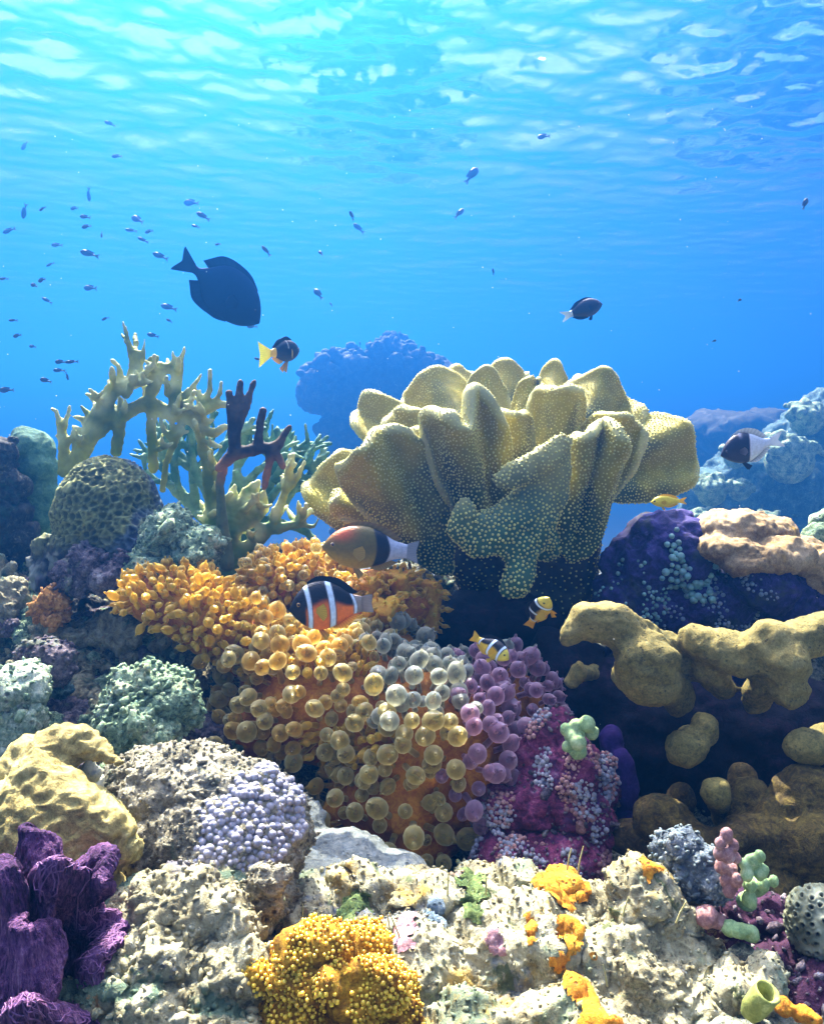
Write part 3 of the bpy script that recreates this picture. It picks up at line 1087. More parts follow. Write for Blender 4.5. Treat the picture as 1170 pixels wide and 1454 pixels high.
def leather():
    C = at(735, 850, 1.16)
    t = root('leather_coral', (C.x, C.y, gz(C.x, C.y) - 0.02), 'big yellow folded leather coral covered in pale dots, standing at the centre of the reef', 'coral')
    st = fuse('stalk', px_chain([(755, 900, 1.18, 52), (745, 840, 1.17, 46), (735, 770, 1.15, 56), (730, 700, 1.16, 72)])
              + px_chain([(805, 900, 1.18, 34), (812, 800, 1.14, 40), (815, 720, 1.12, 44), (835, 680, 1.12, 36)])
              + px_chain([(690, 850, 1.2, 26), (668, 790, 1.15, 36), (685, 720, 1.15, 56)]), 0.005, 8)
    push(st, lambda V, N: 0.004 * fbm(V * 25, 3, seed=3) + 0.003 * ridged(V * (60, 60, 12), 2, seed=4))
    V = verts(st)
    n = fbm(V * 20, 3, seed=5)[:, None]
    paint(st, np.array([0.03, 0.028, 0.03]) + sstep(0, 0.5, n) * np.array([0.05, 0.05, 0.02]))
    add_part(t, 'stalk', with_polyps(st, 0.0075, 0.0012, 2), [M_LEATHER, M_POLYP])
    # base (px,py,Y) tip (px,py,Y) width px, options
    L = [
        # back row
        ((690, 700, 1.22), (596, 532, 1.36), 150, dict(wb=0.35, bend=-0.01, wav=0.012, wavk=4.0)),
        ((715, 700, 1.26), (655, 519, 1.44), 78, dict()),
        ((730, 700, 1.26), (717, 517, 1.40), 70, dict(sq=0.85)),
        ((715, 680, 1.22), (682, 526, 1.31), 82, dict(curl=-0.02)),
        ((775, 700, 1.26), (784, 521, 1.42), 66, dict()),
        ((800, 690, 1.26), (846, 535, 1.46), 84, dict()),
        ((690, 720, 1.22), (506, 572, 1.36), 90, dict(wb=0.4)),
        # sides
        ((655, 770, 1.16), (438, 668, 1.22), 140, dict(wb=0.4, curl=-0.03, wav=0.014, wavk=4.5)),
        ((660, 740, 1.18), (556, 578, 1.23), 100, dict(wb=0.3, curl=-0.03, wav=0.01)),
        ((800, 720, 1.22), (874, 534, 1.34), 160, dict(wb=0.28, curl=-0.03, wav=0.014, wavk=4.2)),
        ((800, 690, 1.24), (994, 626, 1.28), 165, dict(wb=0.26, curl=-0.04, wav=0.012, wavk=4.6)),
        ((610, 770, 1.12), (464, 704, 1.10), 54, dict()),
        # front folds
        ((670, 740, 1.14), (594, 598, 1.12), 104, dict(wb=0.3, curl=-0.04, wav=0.01, seed=1.5)),
        ((640, 815, 1.10), (518, 612, 1.02), 168, dict(wb=0.30, curl=-0.06, bend=0.014, wav=0.013, wavk=4.4, seed=2.0)),
        ((695, 785, 1.09), (652, 566, 0.99), 168, dict(wb=0.26, curl=-0.065, wav=0.015, wavk=5.0, notch=0.13, seed=3.0)),
        ((740, 725, 1.14), (716, 580, 1.09), 104, dict(wb=0.3, curl=-0.04, seed=4.0)),
        ((775, 725, 1.15), (800, 543, 1.13), 108, dict(wb=0.35, curl=-0.07, wav=0.014, seed=5.0)),
        ((760, 700, 1.16), (757, 528, 1.22), 58, dict(curl=-0.03, seed=5.5)),
        ((820, 750, 1.10), (890, 584, 1.09), 118, dict(wb=0.35, curl=-0.04, wav=0.014, seed=6.0)),
        ((808, 800, 1.07), (862, 604, 1.00), 104, dict(wb=0.45, curl=-0.06, bend=-0.01, wav=0.014, wavk=4.5, seed=7.0)),
    ]
    for q in L:
        q[3].setdefault('thick', 0.0150)
        q[3].setdefault('rim', 0.9)
        q[3]['wav'] = q[3].get('wav', 0.009) * 1.7
        q[3]['wavk'] = q[3].get('wavk', 3.6) * 1.25
        q[3].setdefault('ph', q[1][0] * 0.37)
        q[3].setdefault('n', 60)
        q[3].setdefault('sq', 0.22)
    for k, (b, tip, w, kw) in enumerate(L):
        ym = tip[2]
        kw.setdefault('seed', 11.0 + k)
        me = lobe_mesh('lobe', at(*b), at(*tip), w * 1.0 * pxm(ym), **kw)
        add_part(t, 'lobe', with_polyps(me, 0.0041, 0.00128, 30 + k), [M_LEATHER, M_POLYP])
    # the boot-shaped fold that hangs furthest forward
    S = px_chain([(800, 628, 0.99, 17), (770, 655, 0.985, 22), (735, 672, 0.98, 20), (712, 682, 0.98, 14)]) \
        + px_chain([(790, 650, 1.0, 24), (785, 700, 1.0, 26), (765, 740, 1.0, 30), (748, 770, 1.0, 26)]) \
        + px_chain([(765, 690, 1.0, 22), (735, 735, 0.995, 34), (700, 755, 0.99, 36)]) \
        + px_chain([(660, 722, 0.975, 20), (657, 750, 0.98, 24), (680, 770, 0.985, 24), (720, 765, 0.99, 28)]) \
        + px_chain([(735, 760, 0.99, 24), (738, 800, 0.985, 26), (735, 828, 0.98, 24), (722, 838, 0.98, 16)]) \
        + px_chain([(770, 770, 1.06, 30), (780, 720, 1.08, 40)])
    S = [(*s[:3], s[3], s[3] * 0.62, s[3]) for s in S]
    me = fuse('lobe', S, 0.0038, 8)
    push(me, lambda V, N: 0.004 * fbm(V * 22, 3, seed=2) + 0.001 * fbm(V * 80, 2, seed=3))
    V = verts(me)
    nz = fbm(V * 14, 3, seed=9)[:, None]
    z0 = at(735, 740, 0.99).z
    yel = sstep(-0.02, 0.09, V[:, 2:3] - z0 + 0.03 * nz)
    paint(me, (1 - yel) * np.array([0.045, 0.11, 0.055]) + yel * np.array([0.32, 0.29, 0.08]))  # darker and greener downward: fading light put into colour
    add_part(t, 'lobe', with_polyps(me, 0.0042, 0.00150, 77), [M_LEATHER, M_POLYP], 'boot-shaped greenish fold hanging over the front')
leather()

# ------------------------------------------------------------------ branching fire coral and the brown branch before it
def fire():
    Y = 1.13
    def c(pts, y=Y):
        return px_chain([(p[0], p[1], y + (p[3] if len(p) > 3 else 0), p[2]) for p in pts])
    S = []
    S += c([(104, 665, 15), (118, 640, 16), (142, 588, 15), (161, 553, 13), (192, 542, 12), (222, 530, 9), (246, 520, 8)])
    S += c([(165, 642, 9), (171, 592, 11), (208, 572, 13), (246, 590, 11), (285, 584, 10), (312, 574, 8), (328, 575, 4)])
    S += c([(142, 588, 14), (171, 592, 12)])
    S += c([(246, 588, 9), (252, 528, 9), (262, 495, 4)])
    S += c([(250, 540, 8), (246, 500, 4)])
    S += c([(258, 570, 8), (275, 550, 6), (286, 532, 3)])
    S += c([(208, 572, 9), (226, 535, 9), (230, 520, 6)])
    S += c([(186, 548, 9), (188, 505, 6), (175, 457, 3)])
    S += c([(192, 542, 8), (184, 490, 5), (173, 474, 3, 0.02)])
    S += c([(198, 540, 8), (194, 500, 5), (192, 474, 3, 0.03)])
    S += c([(198, 535, 7), (203, 505, 5), (206, 482, 3)])
    S += c([(173, 548, 9), (170, 520, 5), (160, 512, 3)])
    S += c([(222, 530, 8), (214, 512, 6), (222, 508, 5)])
    S += c([(285, 584, 8), (298, 555, 6), (299, 526, 3)])
    S += c([(300, 578, 7), (312, 560, 5), (315, 542, 3)])
    S += c([(214, 576, 9), (216, 610, 9), (219, 665, 9)])
    S += c([(262, 592, 6), (248, 625, 7), (236, 660, 6), (231, 695, 6)])
    S += c([(246, 625, 6), (232, 610, 5), (229, 596, 3)])
    S += c([(160, 600, 7), (140, 620, 6), (130, 605, 4)])
    S += c([(262, 590, 9), (280, 606, 9), (304, 616, 8), (320, 606, 5)])
    S += c([(92, 668, 11), (90, 620, 8), (81, 584, 5), (74, 581, 3)])
    S += c([(88, 615, 8), (96, 592, 5), (100, 576, 3)])
    S += c([(130, 610, 8), (118, 595, 5), (104, 591, 3)])
    S += c([(135, 598, 6), (122, 585, 4), (116, 577, 3)])
    S += c([(112, 640, 9), (110, 612, 6), (104, 606, 3)])
    # right hand plates rising from the low trunk
    S += c([(318, 812, 26), (318, 770, 26), (306, 715, 17), (300, 670, 14), (285, 625, 8), (280, 610, 6)])
    S += c([(318, 770, 24), (340, 730, 20), (355, 700, 13), (368, 684, 5)])
    S += c([(312, 740, 16), (326, 715, 12), (334, 690, 4)])
    S += c([(345, 745, 16), (372, 722, 12), (374, 700, 5)])
    S += c([(300, 680, 9), (292, 655, 6), (300, 640, 4)])
    S += c([(330, 790, 16), (362, 770, 12), (388, 745, 9), (405, 700, 8), (412, 660, 8), (414, 648, 7)])
    S += c([(406, 697, 7), (424, 676, 7), (432, 656, 4)])
    S += c([(385, 750, 9), (366, 748, 6), (360, 740, 4)])
    S += c([(388, 752, 8), (424, 744, 8), (440, 726, 6)])
    S += c([(424, 744, 7), (446, 748, 5), (452, 738, 4)])
    S += c([(290, 790, 14), (268, 770, 9), (258, 748, 5)])
    # forked side tips along every branch
    rr = random.Random(77)
    tips = []
    knots = [(118, 640), (142, 590), (161, 555), (192, 543), (222, 530), (171, 592), (208, 573), (246, 590), (285, 585), (252, 530), (219, 640), (248, 620), (262, 575), (290, 600), (300, 670), (306, 715), (340, 730), (285, 625),
             (372, 722), (362, 768), (405, 700), (424, 744), (296, 740), (388, 745), (92, 630), (410, 680), (300, 760), (270, 770), (240, 560), (180, 560), (150, 575)]
    for (x, y) in knots * 3:
        ln, an = rr.uniform(14, 34), rr.gauss(90, 38)
        x1, y1 = x + ln * math.cos(R(an)), y - ln * math.sin(R(an))
        dy = rr.uniform(-0.04, 0.04)
        S += c([(x, y, 6.5), ((x + x1) / 2 + rr.uniform(-2, 2), (y + y1) / 2, 5, dy * 0.6), (x1, y1, 3, dy)])
        tips.append((x1, y1, Y + dy))
        if rr.random() < 0.55:
            x2, y2 = (x + x1) / 2 + rr.uniform(-12, 12), (y + y1) / 2 - rr.uniform(8, 15)
            S += c([((x + x1) / 2, (y + y1) / 2, 4.5, dy * 0.6), (x2, y2, 2.6, dy)])
            tips.append((x2, y2, Y + dy))
    S = [(*s[:3], s[3] * 0.86, s[3] * 0.72, s[3] * 0.86) for s in S]
    me = fuse('fire_coral', S, 0.0019, 3)
    push(me, lambda V, N: 0.0022 * fbm(V * 40, 3, seed=1) + 0.0010 * fbm(V * 130, 2, seed=2) + 0.0005 * (1 - worley(V * 380, 2)[0]))
    V = verts(me)
    tip = np.array([at(p[0], p[1], Y) for p in ((262, 495), (175, 457), (286, 532), (328, 575), (206, 482), (160, 512), (299, 526), (315, 542), (81, 584), (100, 576),
                                              (368, 684), (334, 690), (320, 606), (104, 591), (229, 596), (130, 605), (246, 500), (440, 726), (432, 656))])
    tip = np.concatenate([tip, np.array([at(*q) for q in tips])])
    d = nearest(V, tip)[:, None]
    n = fbm(V * 16, 3, seed=4)[:, None]
    t = sstep(-0.4, 0.5, n)
    C = (1 - t) * np.array([0.12, 0.17, 0.016]) + t * np.array([0.31, 0.315, 0.045])
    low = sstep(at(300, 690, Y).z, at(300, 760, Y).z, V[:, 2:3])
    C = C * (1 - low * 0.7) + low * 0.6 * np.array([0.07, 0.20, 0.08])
    p = sstep(0.022, 0.003, d)
    C = C * (1 - p) + p * np.array([0.52, 0.54, 0.22])
    paint(me, C)
    b = at(300, 830, Y)
    o = link('fire_coral', me, mat_pigment('fire_coral', 0.7, 0.2, bump=0.35, bscale=260, var=0.25, vscale=50), b)
    meta(o, 'tall olive branching fire coral with forked antler tips behind the honeycomb dome', 'coral')
    # a second, fainter bush of branches fills the view behind
    Yb = 1.30
    rr = random.Random(5)
    S = c([(330, 830, 30), (335, 760, 22)], Yb)
    def grow(x, y, an, ln, rad, dep, dy):
        x1, y1 = x + ln * math.cos(R(an)), y - ln * math.sin(R(an))
        S.extend(c([(x, y, rad, dy), (x1, y1, rad * 0.8, dy)], Yb))
        if dep:
            for k in range(rr.choice((2, 2, 3))):
                grow(x1, y1, an + rr.uniform(-42, 42) * (1 if dep < 4 else 1.2), ln * rr.uniform(0.62, 0.86), max(2.6, rad * 0.78), dep - 1, dy + rr.uniform(-0.03, 0.03))
    for an in (140, 115, 92, 70, 48, 28):
        grow(332, 770, an + rr.uniform(-6, 6), 62, 9.5, 4, 0.0)
    me = fuse('teal_branch_coral', S, 0.0028, 2)
    push(me, lambda V, N: 0.002 * fbm(V * 40, 3, seed=5) + 0.0008 * fbm(V * 150, 2, seed=6))
    V = verts(me)
    t = sstep(-0.4, 0.5, fbm(V * 20, 3, seed=4))[:, None]
    paint(me, (1 - t) * np.array([0.05, 0.15, 0.10]) + t * np.array([0.18, 0.30, 0.16]))
    meta(link('teal_branch_coral', me, mat_pigment('teal_branch', 0.7, 0.2, bump=0.4, bscale=260, var=0.3), at(330, 840, Yb)), 'dense blue green branching coral behind the olive fire coral and brown branch', 'coral')
    # brown branch
    Y = 1.04
    S = c([(312, 664, 7), (322, 656, 8.5), (333, 643, 9), (331, 605, 7.5), (326, 558, 5)], Y) + c([(333, 640, 8), (335, 610, 8), (342, 543, 4.5)], Y) \
        + c([(336, 612, 7), (348, 580, 6.5), (361, 542, 4.5)], Y) + c([(333, 645, 9), (366, 637, 8.5), (395, 634, 7.5), (404, 616, 5.5)], Y) \
        + c([(366, 634, 7), (370, 600, 6.5), (374, 583, 5)], Y) + c([(386, 637, 7), (381, 665, 6), (375, 692, 4)], Y) + c([(390, 638, 6), (402, 662, 5)], Y) \
        + c([(318, 658, 7), (312, 690, 6), (316, 740, 8), (322, 800, 12)], Y + 0.03) + c([(404, 616, 5), (412, 606, 3.5)], Y)
    me = fuse('brown_branch_coral', S, 0.0018, 4)
    push(me, lambda V, N: 0.0015 * fbm(V * 60, 3, seed=1) + 0.0006 * ridged(V * 160, 2, seed=2))
    V = verts(me)
    n = fbm(V * 30, 3, seed=4)[:, None]
    t = sstep(-0.4, 0.5, n)
    C = (1 - t) * np.array([0.025, 0.017, 0.009]) + t * np.array([0.085, 0.055, 0.026])
    lw = sstep(at(380, 640, Y).z, at(380, 670, Y).z, V[:, 2:3])
    C = C * (1 - lw) + lw * np.array([0.26, 0.12, 0.045])
    ol = sstep(at(0, 668, Y).z, at(0, 700, Y).z, V[:, 2:3]) * (V[:, 0:1] < at(350, 0, Y).x)
    C = C * (1 - ol) + ol * np.array([0.10, 0.13, 0.05])
    paint(me, C)
    o = link('brown_branch_coral', me, mat_pigment('brown_branch', 0.8, 0.2, bump=0.5, bscale=300, var=0.3), at(368, 770, Y))
    meta(o, 'dark brown antler branch leaning over the right end of the olive fire coral', 'coral')
fire()
# ------------------------------------------------------------------ bubble-tip anemone
def tentacle_mesh(name, L, rs, rb, tipk=1.0, bend=0.0, n=12):
    """a stalk that swells into a bulb with a small nipple at its end, along +Z from the origin"""
    prof = [(0.0, rs * 1.15), (0.2, rs), (0.42, rs * 0.95)]
    zc = L - rb
    for k in range(9):
        a = -0.92 + k * (0.92 + 0.86) / 8
        a *= math.pi / 2
        prof.append(((zc + rb * math.sin(a)) / L, max(rs * 0.8, rb * math.cos(a)) if k < 2 else rb * math.cos(a)))
    top = zc + rb * math.sin(0.86 * math.pi / 2)
    nr = rb * 0.2 * tipk
    prof += [((top + nr * 0.7) / L, nr * 0.85), ((top + nr * 1.5) / L, nr * 0.6), ((top + nr * 1.9) / L, 0.0001)]
    th = np.linspace(0, 2 * np.pi, n, endpoint=False)
    V = []
    for s, rr in prof:
        z = s * L
        x0 = bend * (s ** 2)
        V.append(np.stack([x0 + rr * np.cos(th), rr * np.sin(th), np.full(n, z)], 1))
    V = np.array(V)
    m = len(prof)
    VV = V.transpose(1, 0, 2).reshape(-1, 3)
    return VV, grid_faces(n, m, True)

def orient(Z, spin):
    z = Vector(Z).normalized()
    x = z.orthogonal().normalized()
    y = z.cross(x)
    M = Matrix((x, y, z)).transposed()
    return M @ Matrix.Rotation(spin, 3, 'Z')

MB_GOLD = mat_bubble('bubble_gold', (0.72, 0.46, 0.04), (0.95, 0.86, 0.42), 0.6)
MB_OLIVE = mat_bubble('bubble_olive', (0.62, 0.50, 0.12), (0.95, 0.90, 0.55), 0.65)
MB_GREY = mat_bubble('bubble_grey', (0.46, 0.48, 0.34), (0.86, 0.90, 0.74), 0.65)
MB_PINK = mat_bubble('bubble_pink', (0.50, 0.27, 0.38), (0.82, 0.66, 0.76), 0.6)  # same tentacles in another light, that light put into the colour
MB_TIP = mat_bubble('tentacle_yellow', (0.80, 0.50, 0.015), (0.95, 0.82, 0.24), 0.2)
M_MANTLE = mat_rock('anemone_mantle', [(0, (0.14, 0.035, 0.003)), (0.4, (0.34, 0.11, 0.006)), (0.65, (0.52, 0.23, 0.012)), (1, (0.66, 0.40, 0.04))], 9, 70, 0.4, sss=0.2, rough=0.6)

def anemone():
    base = at(560, 1235, 0.80)
    t = root('bubble_tip_anemone', base, 'golden anemone with round bubble tipped tentacles spread across the centre of the reef', 'anemone')
    S = [(480, 1000, 0.90, 130, 100, 92), (600, 1060, 0.86, 135, 105, 110), (420, 1000, 0.92, 95, 80, 80), (560, 1140, 0.83, 110, 80, 70), (690, 1000, 0.93, 90, 80, 62),
         (580, 1190, 0.81, 84, 60, 44), (570, 1215, 0.80, 60, 50, 36), (370, 1040, 0.89, 56, 60, 50), (640, 1110, 0.84, 90, 80, 70), (480, 930, 0.97, 120, 80, 60)]
    S += [(375 - k * 30, 930 - k * 18, 0.925 + k * 0.004, 54, 52, 46) for k in range(5)] + [(225 + k * 14, 855 + k * 7, 0.935, 44, 46, 34) for k in range(4)] + [(206, 845, 0.935, 26, 30, 18)]
    S += [(400, 828, 1.04, 52, 50, 36), (440, 822, 1.05, 44, 46, 34), (480, 850, 1.05, 50)]
    S += [(530, 850, 1.03, 52, 50, 46), (560, 860, 1.02, 52, 46, 44), (500, 900, 1.0, 70)]
    W = [(*at(*s[:3]), *(x * pxm(s[2]) for x in s[3:])) for s in S]
    body = fuse('mantle', W, 0.004, 10)
    push(body, lambda V, N: 0.006 * fbm(V * 18, 3, seed=1) + 0.001 * fbm(V * 80, 2, seed=2))
    bo = add_part(t, 'mantle', body, M_MANTLE)
    bw = body.copy()
    bw.transform(Matrix.Translation(t.location))
    c = np.array(at(540, 1040, 0.9))
    # where the short pointed tentacles of the arms grow, and where the big bubbles
    def zone(P):
        d = P @ np.array([[1, 0, 0], [0, math.cos(TILT), math.sin(TILT)], [0, -math.sin(TILT), math.cos(TILT)]]).T if False else P
        Yc = P[:, 1] * math.cos(TILT) - P[:, 2] * math.sin(TILT)
        Zc = P[:, 1] * math.sin(TILT) + P[:, 2] * math.cos(TILT)
        return 585 + F * P[:, 0] / Yc, 727 - F * Zc / Yc
    def seen(P, Q):
        return (Q[:, 2] > -0.35) & (Q[:, 1] < 0.45)
    P, Q = scatter(bw, 0.0122, 6, seen, 5)
    px, py = zone(P)
    arm = (px < 350) & (py < 925)
    keep = ~arm & ~((px > 500) & (py < 890)) & ~((py > 1130) & (np.random.default_rng(3).random(len(P)) < 0.3))
    P, Q, px, py = P[keep], Q[keep], px[keep], py[keep]
    r = np.random.default_rng(8)
    # three sizes of bubble, shared by all
    shapes = []
    for L, rs, rb in ((0.038, 0.0034, 0.0108), (0.034, 0.0032, 0.0098), (0.028, 0.003, 0.0082), (0.042, 0.0036, 0.0102)):
        for bd in (0.002, 0.006):
            shapes.append((tentacle_mesh('tentacle', L, rs, rb, 1.0, bd), L))
    metas = []
    for i in range(len(P)):  # grey and pink bubbles: differing light across one anemone, put into colour
        x, y = px[i] + r.normal(0, 18), py[i] + r.normal(0, 18)
        if x > 655 and y > 945:
            m = MB_PINK
        elif y < 1000 and x > 540:
            m = MB_GREY
        elif x > 520 and y < 1060:
            m = MB_OLIVE if r.random() < 0.65 else MB_GREY
        elif x > 500:
            m = MB_OLIVE
        elif x < 400 or y < 880:
            m = MB_GOLD if r.random() < 0.5 else MB_OLIVE
        else:
            m = MB_OLIVE if r.random() < 0.55 else MB_GOLD
        d = Q[i] + np.array([0, -0.05, 0.22]) + r.normal(0, 0.30, 3)
        k = int(r.integers(len(shapes)))
        s = r.uniform(0.72, 1.12) * (0.75 if y < 900 else 1.0)
        metas.append((P[i] - Q[i] * 0.004, d, k, s, m, r.uniform(0, 6.28), py[i]))
    # the hundred that show largest are parts of their own
    order = sorted(range(len(metas)), key=lambda i: -(metas[i][3] / metas[i][0][1]) + (0 if seen(metas[i][0][None], Q[i][None])[0] and Q[i][1] < 0.1 else 5))
    cache, rest = {}, []
    for n_, i in enumerate(order):
        p, d, k, s, m, sp, _ = metas[i]
        (V, Fq), L = shapes[k]
        Mx = orient(d, sp)
        if n_ < 96:
            key = (k, m.name)
            if key not in cache:
                me = mesh_np('tentacle', V, Fq)
                me.materials.append(m)
                cache[key] = me
            o = bpy.data.objects.new('tentacle', cache[key])
            COL.objects.link(o)
            o.parent = t
            o.location = Vector(p) - t.location
            o.rotation_euler = Mx.to_euler()
            o.scale = (s, s, s)
        else:
            rest.append((V @ np.array(Mx).T * s + p, Fq, m))
    # the short pointed tentacles along the arms
    def arms(P, Q):
        x, y = zone(P)
        return seen(P, Q) & (((x < 372) & (y < 940)) | ((x > 340) & (x < 500) & (y < 880)) | ((x > 350) & (x < 520) & (y > 880) & (y < 960)) | ((x < 560) & (x > 450) & (y > 1030) & (y < 1090)))
    P2, Q2 = scatter(bw, 0.0069, 5, arms, 6)
    sp = []
    for L, rs, rb in ((0.020, 0.003, 0.0046), (0.023, 0.0032, 0.0052), (0.018, 0.0028, 0.0042)):
        for bd in (0.003, 0.008):
            sp.append(tentacle_mesh('t', L, rs, rb, 1.5, bd, 10))
    for i in range(len(P2)):
        V, Fq = sp[int(r.integers(len(sp)))]
        d = Q2[i] + np.array([0, -0.2, 0.25]) + r.normal(0, 0.28, 3)
        Mx = orient(d, r.uniform(0, 6.28))
        rest.append((V @ np.array(Mx).T * r.uniform(0.8, 1.2) + P2[i] - Q2[i] * 0.003, Fq, MB_TIP))
    V, Fq = merge_np([(a, b) for a, b, _ in rest])
    me = mesh_np('tentacles', V, Fq)
    mats = [MB_GOLD, MB_OLIVE, MB_GREY, MB_PINK, MB_TIP]
    idx = np.concatenate([np.full(len(b), mats.index(m)) for _, b, m in rest]).astype(np.int32)
    me.polygons.foreach_set('material_index', idx)
    o = add_part(t, 'tentacles', me, mats)
    o['kind'] = 'stuff'
    # golden folds of the mantle behind the two clownfish
    M_FOLD = mat_rock('golden_fold', [(0, (0.26, 0.09, 0.005)), (0.4, (0.46, 0.20, 0.008)), (0.7, (0.58, 0.33, 0.02)), (1, (0.70, 0.48, 0.07))], 11, 90, 0.4, sss=0.3, rough=0.5)
    for k, (b0, t0, w0) in enumerate([((530, 900, 1.0), (512, 815, 0.98), 70), ((565, 905, 1.01), (560, 806, 1.0), 66), ((600, 910, 1.02), (602, 822, 1.03), 60), ((548, 900, 0.97), (540, 850, 0.95), 60)]):
        me = lobe_mesh('mantle_fold', at(*b0), at(*t0), w0 * pxm(1.0), wb=0.7, curl=-0.02, bend=0.012, thick=0.018, wav=0.010, wavk=6, seed=5.0 + k)
        P3, Q3 = scatter(me, 0.0095, 3, lambda P, Q: Q[:, 1] < 0.4, 9 + k)
        bits = []
        for i in range(len(P3)):
            V, Fq = sp[int(r.integers(len(sp)))]
            bits.append((V @ np.array(orient(Q3[i] + r.normal(0, 0.35, 3), r.uniform(0, 6.28))).T * r.uniform(0.5, 0.9) + P3[i] - Q3[i] * 0.003, Fq))
        V, Fq = merge_np(bits)
        add_part(t, 'mantle_fold', join_meshes('mantle_fold', [me, mesh_np('x', V, Fq)]), [M_FOLD, MB_TIP])
    bpy.data.meshes.remove(bw)
anemone()
# ------------------------------------------------------------------ right side: purple rock, tan coral, olive lobes over a hollow
def polyp_balls(name, parent, me_w, dist, size, mat, keep=None, seed=1, n=2, lift=0.3, squash=1.0, jitter=0.3, label=None):
    """a patch of little rounded polyps seated on a surface (mesh in world coordinates)"""
    P, Q = scatter(me_w, dist, 3, keep, seed)
    r = np.random.default_rng(seed)
    rad = size * r.uniform(1 - jitter, 1 + jitter, len(P))
    V, Fq = spheres_np(P + Q * (rad * lift)[:, None], rad, n)
    me = mesh_np(name, V, Fq)
    q = add_part(parent, name, me, mat, label)
    q['kind'] = 'stuff'
    return q

M_VIOLET = mat_rock('violet_crust', [(0, (0.008, 0.006, 0.03)), (0.4, (0.014, 0.010, 0.05)), (0.7, (0.04, 0.03, 0.14)), (1, (0.11, 0.10, 0.25))], 12, 120, 0.7,
                    patches=[((0.07, 0.085, 0.05), 12, 0.54, 0.10, 3.0), ((0.006, 0.006, 0.012), 14, 0.56, 0.06, 7.0)])
M_MAGENTA = mat_rock('magenta_crust', [(0, (0.015, 0.004, 0.012)), (0.35, (0.06, 0.010, 0.034)), (0.62, (0.17, 0.03, 0.08)), (1, (0.34, 0.17, 0.22))], 16, 140, 0.8,
                     patches=[((0.10, 0.05, 0.16), 18, 0.54, 0.08, 3.0), ((0.30, 0.26, 0.30), 24, 0.60, 0.05, 5.0)])
M_TEALP = mat_plain('teal_polyps', (0.14, 0.27, 0.25), 0.6, 0.2, 0.5, 70)
M_BLUEP = mat_plain('blue_grey_polyps', (0.17, 0.22, 0.26), 0.6, 0.1, 0.5, 60)
M_NUB = mat_rock('pale_green_nubs', [(0, (0.08, 0.15, 0.05)), (0.5, (0.25, 0.37, 0.15)), (1, (0.5, 0.58, 0.32))], 40, 300, 0.8, bdist=0.0015)
M_PINKN = mat_rock('pink_nubs', [(0, (0.10, 0.04, 0.04)), (0.5, (0.30, 0.15, 0.13)), (1, (0.52, 0.38, 0.34))], 40, 300, 0.8, bdist=0.0015)
M_BROWN = mat_rock('brown_mound', [(0, (0.010, 0.006, 0.002)), (0.4, (0.05, 0.034, 0.008)), (0.7, (0.13, 0.095, 0.018)), (1, (0.24, 0.19, 0.055))], 9, 120, 0.6, pits=0.4)
M_BLACK = mat_rock('shaded_rock', [(0, (0.002, 0.001, 0.003)), (0.5, (0.006, 0.004, 0.008)), (0.8, (0.02, 0.008, 0.02)), (1, (0.05, 0.02, 0.04))], 14, 120, 0.6)  # dark purple rock, made near black to carry the hollow's shade

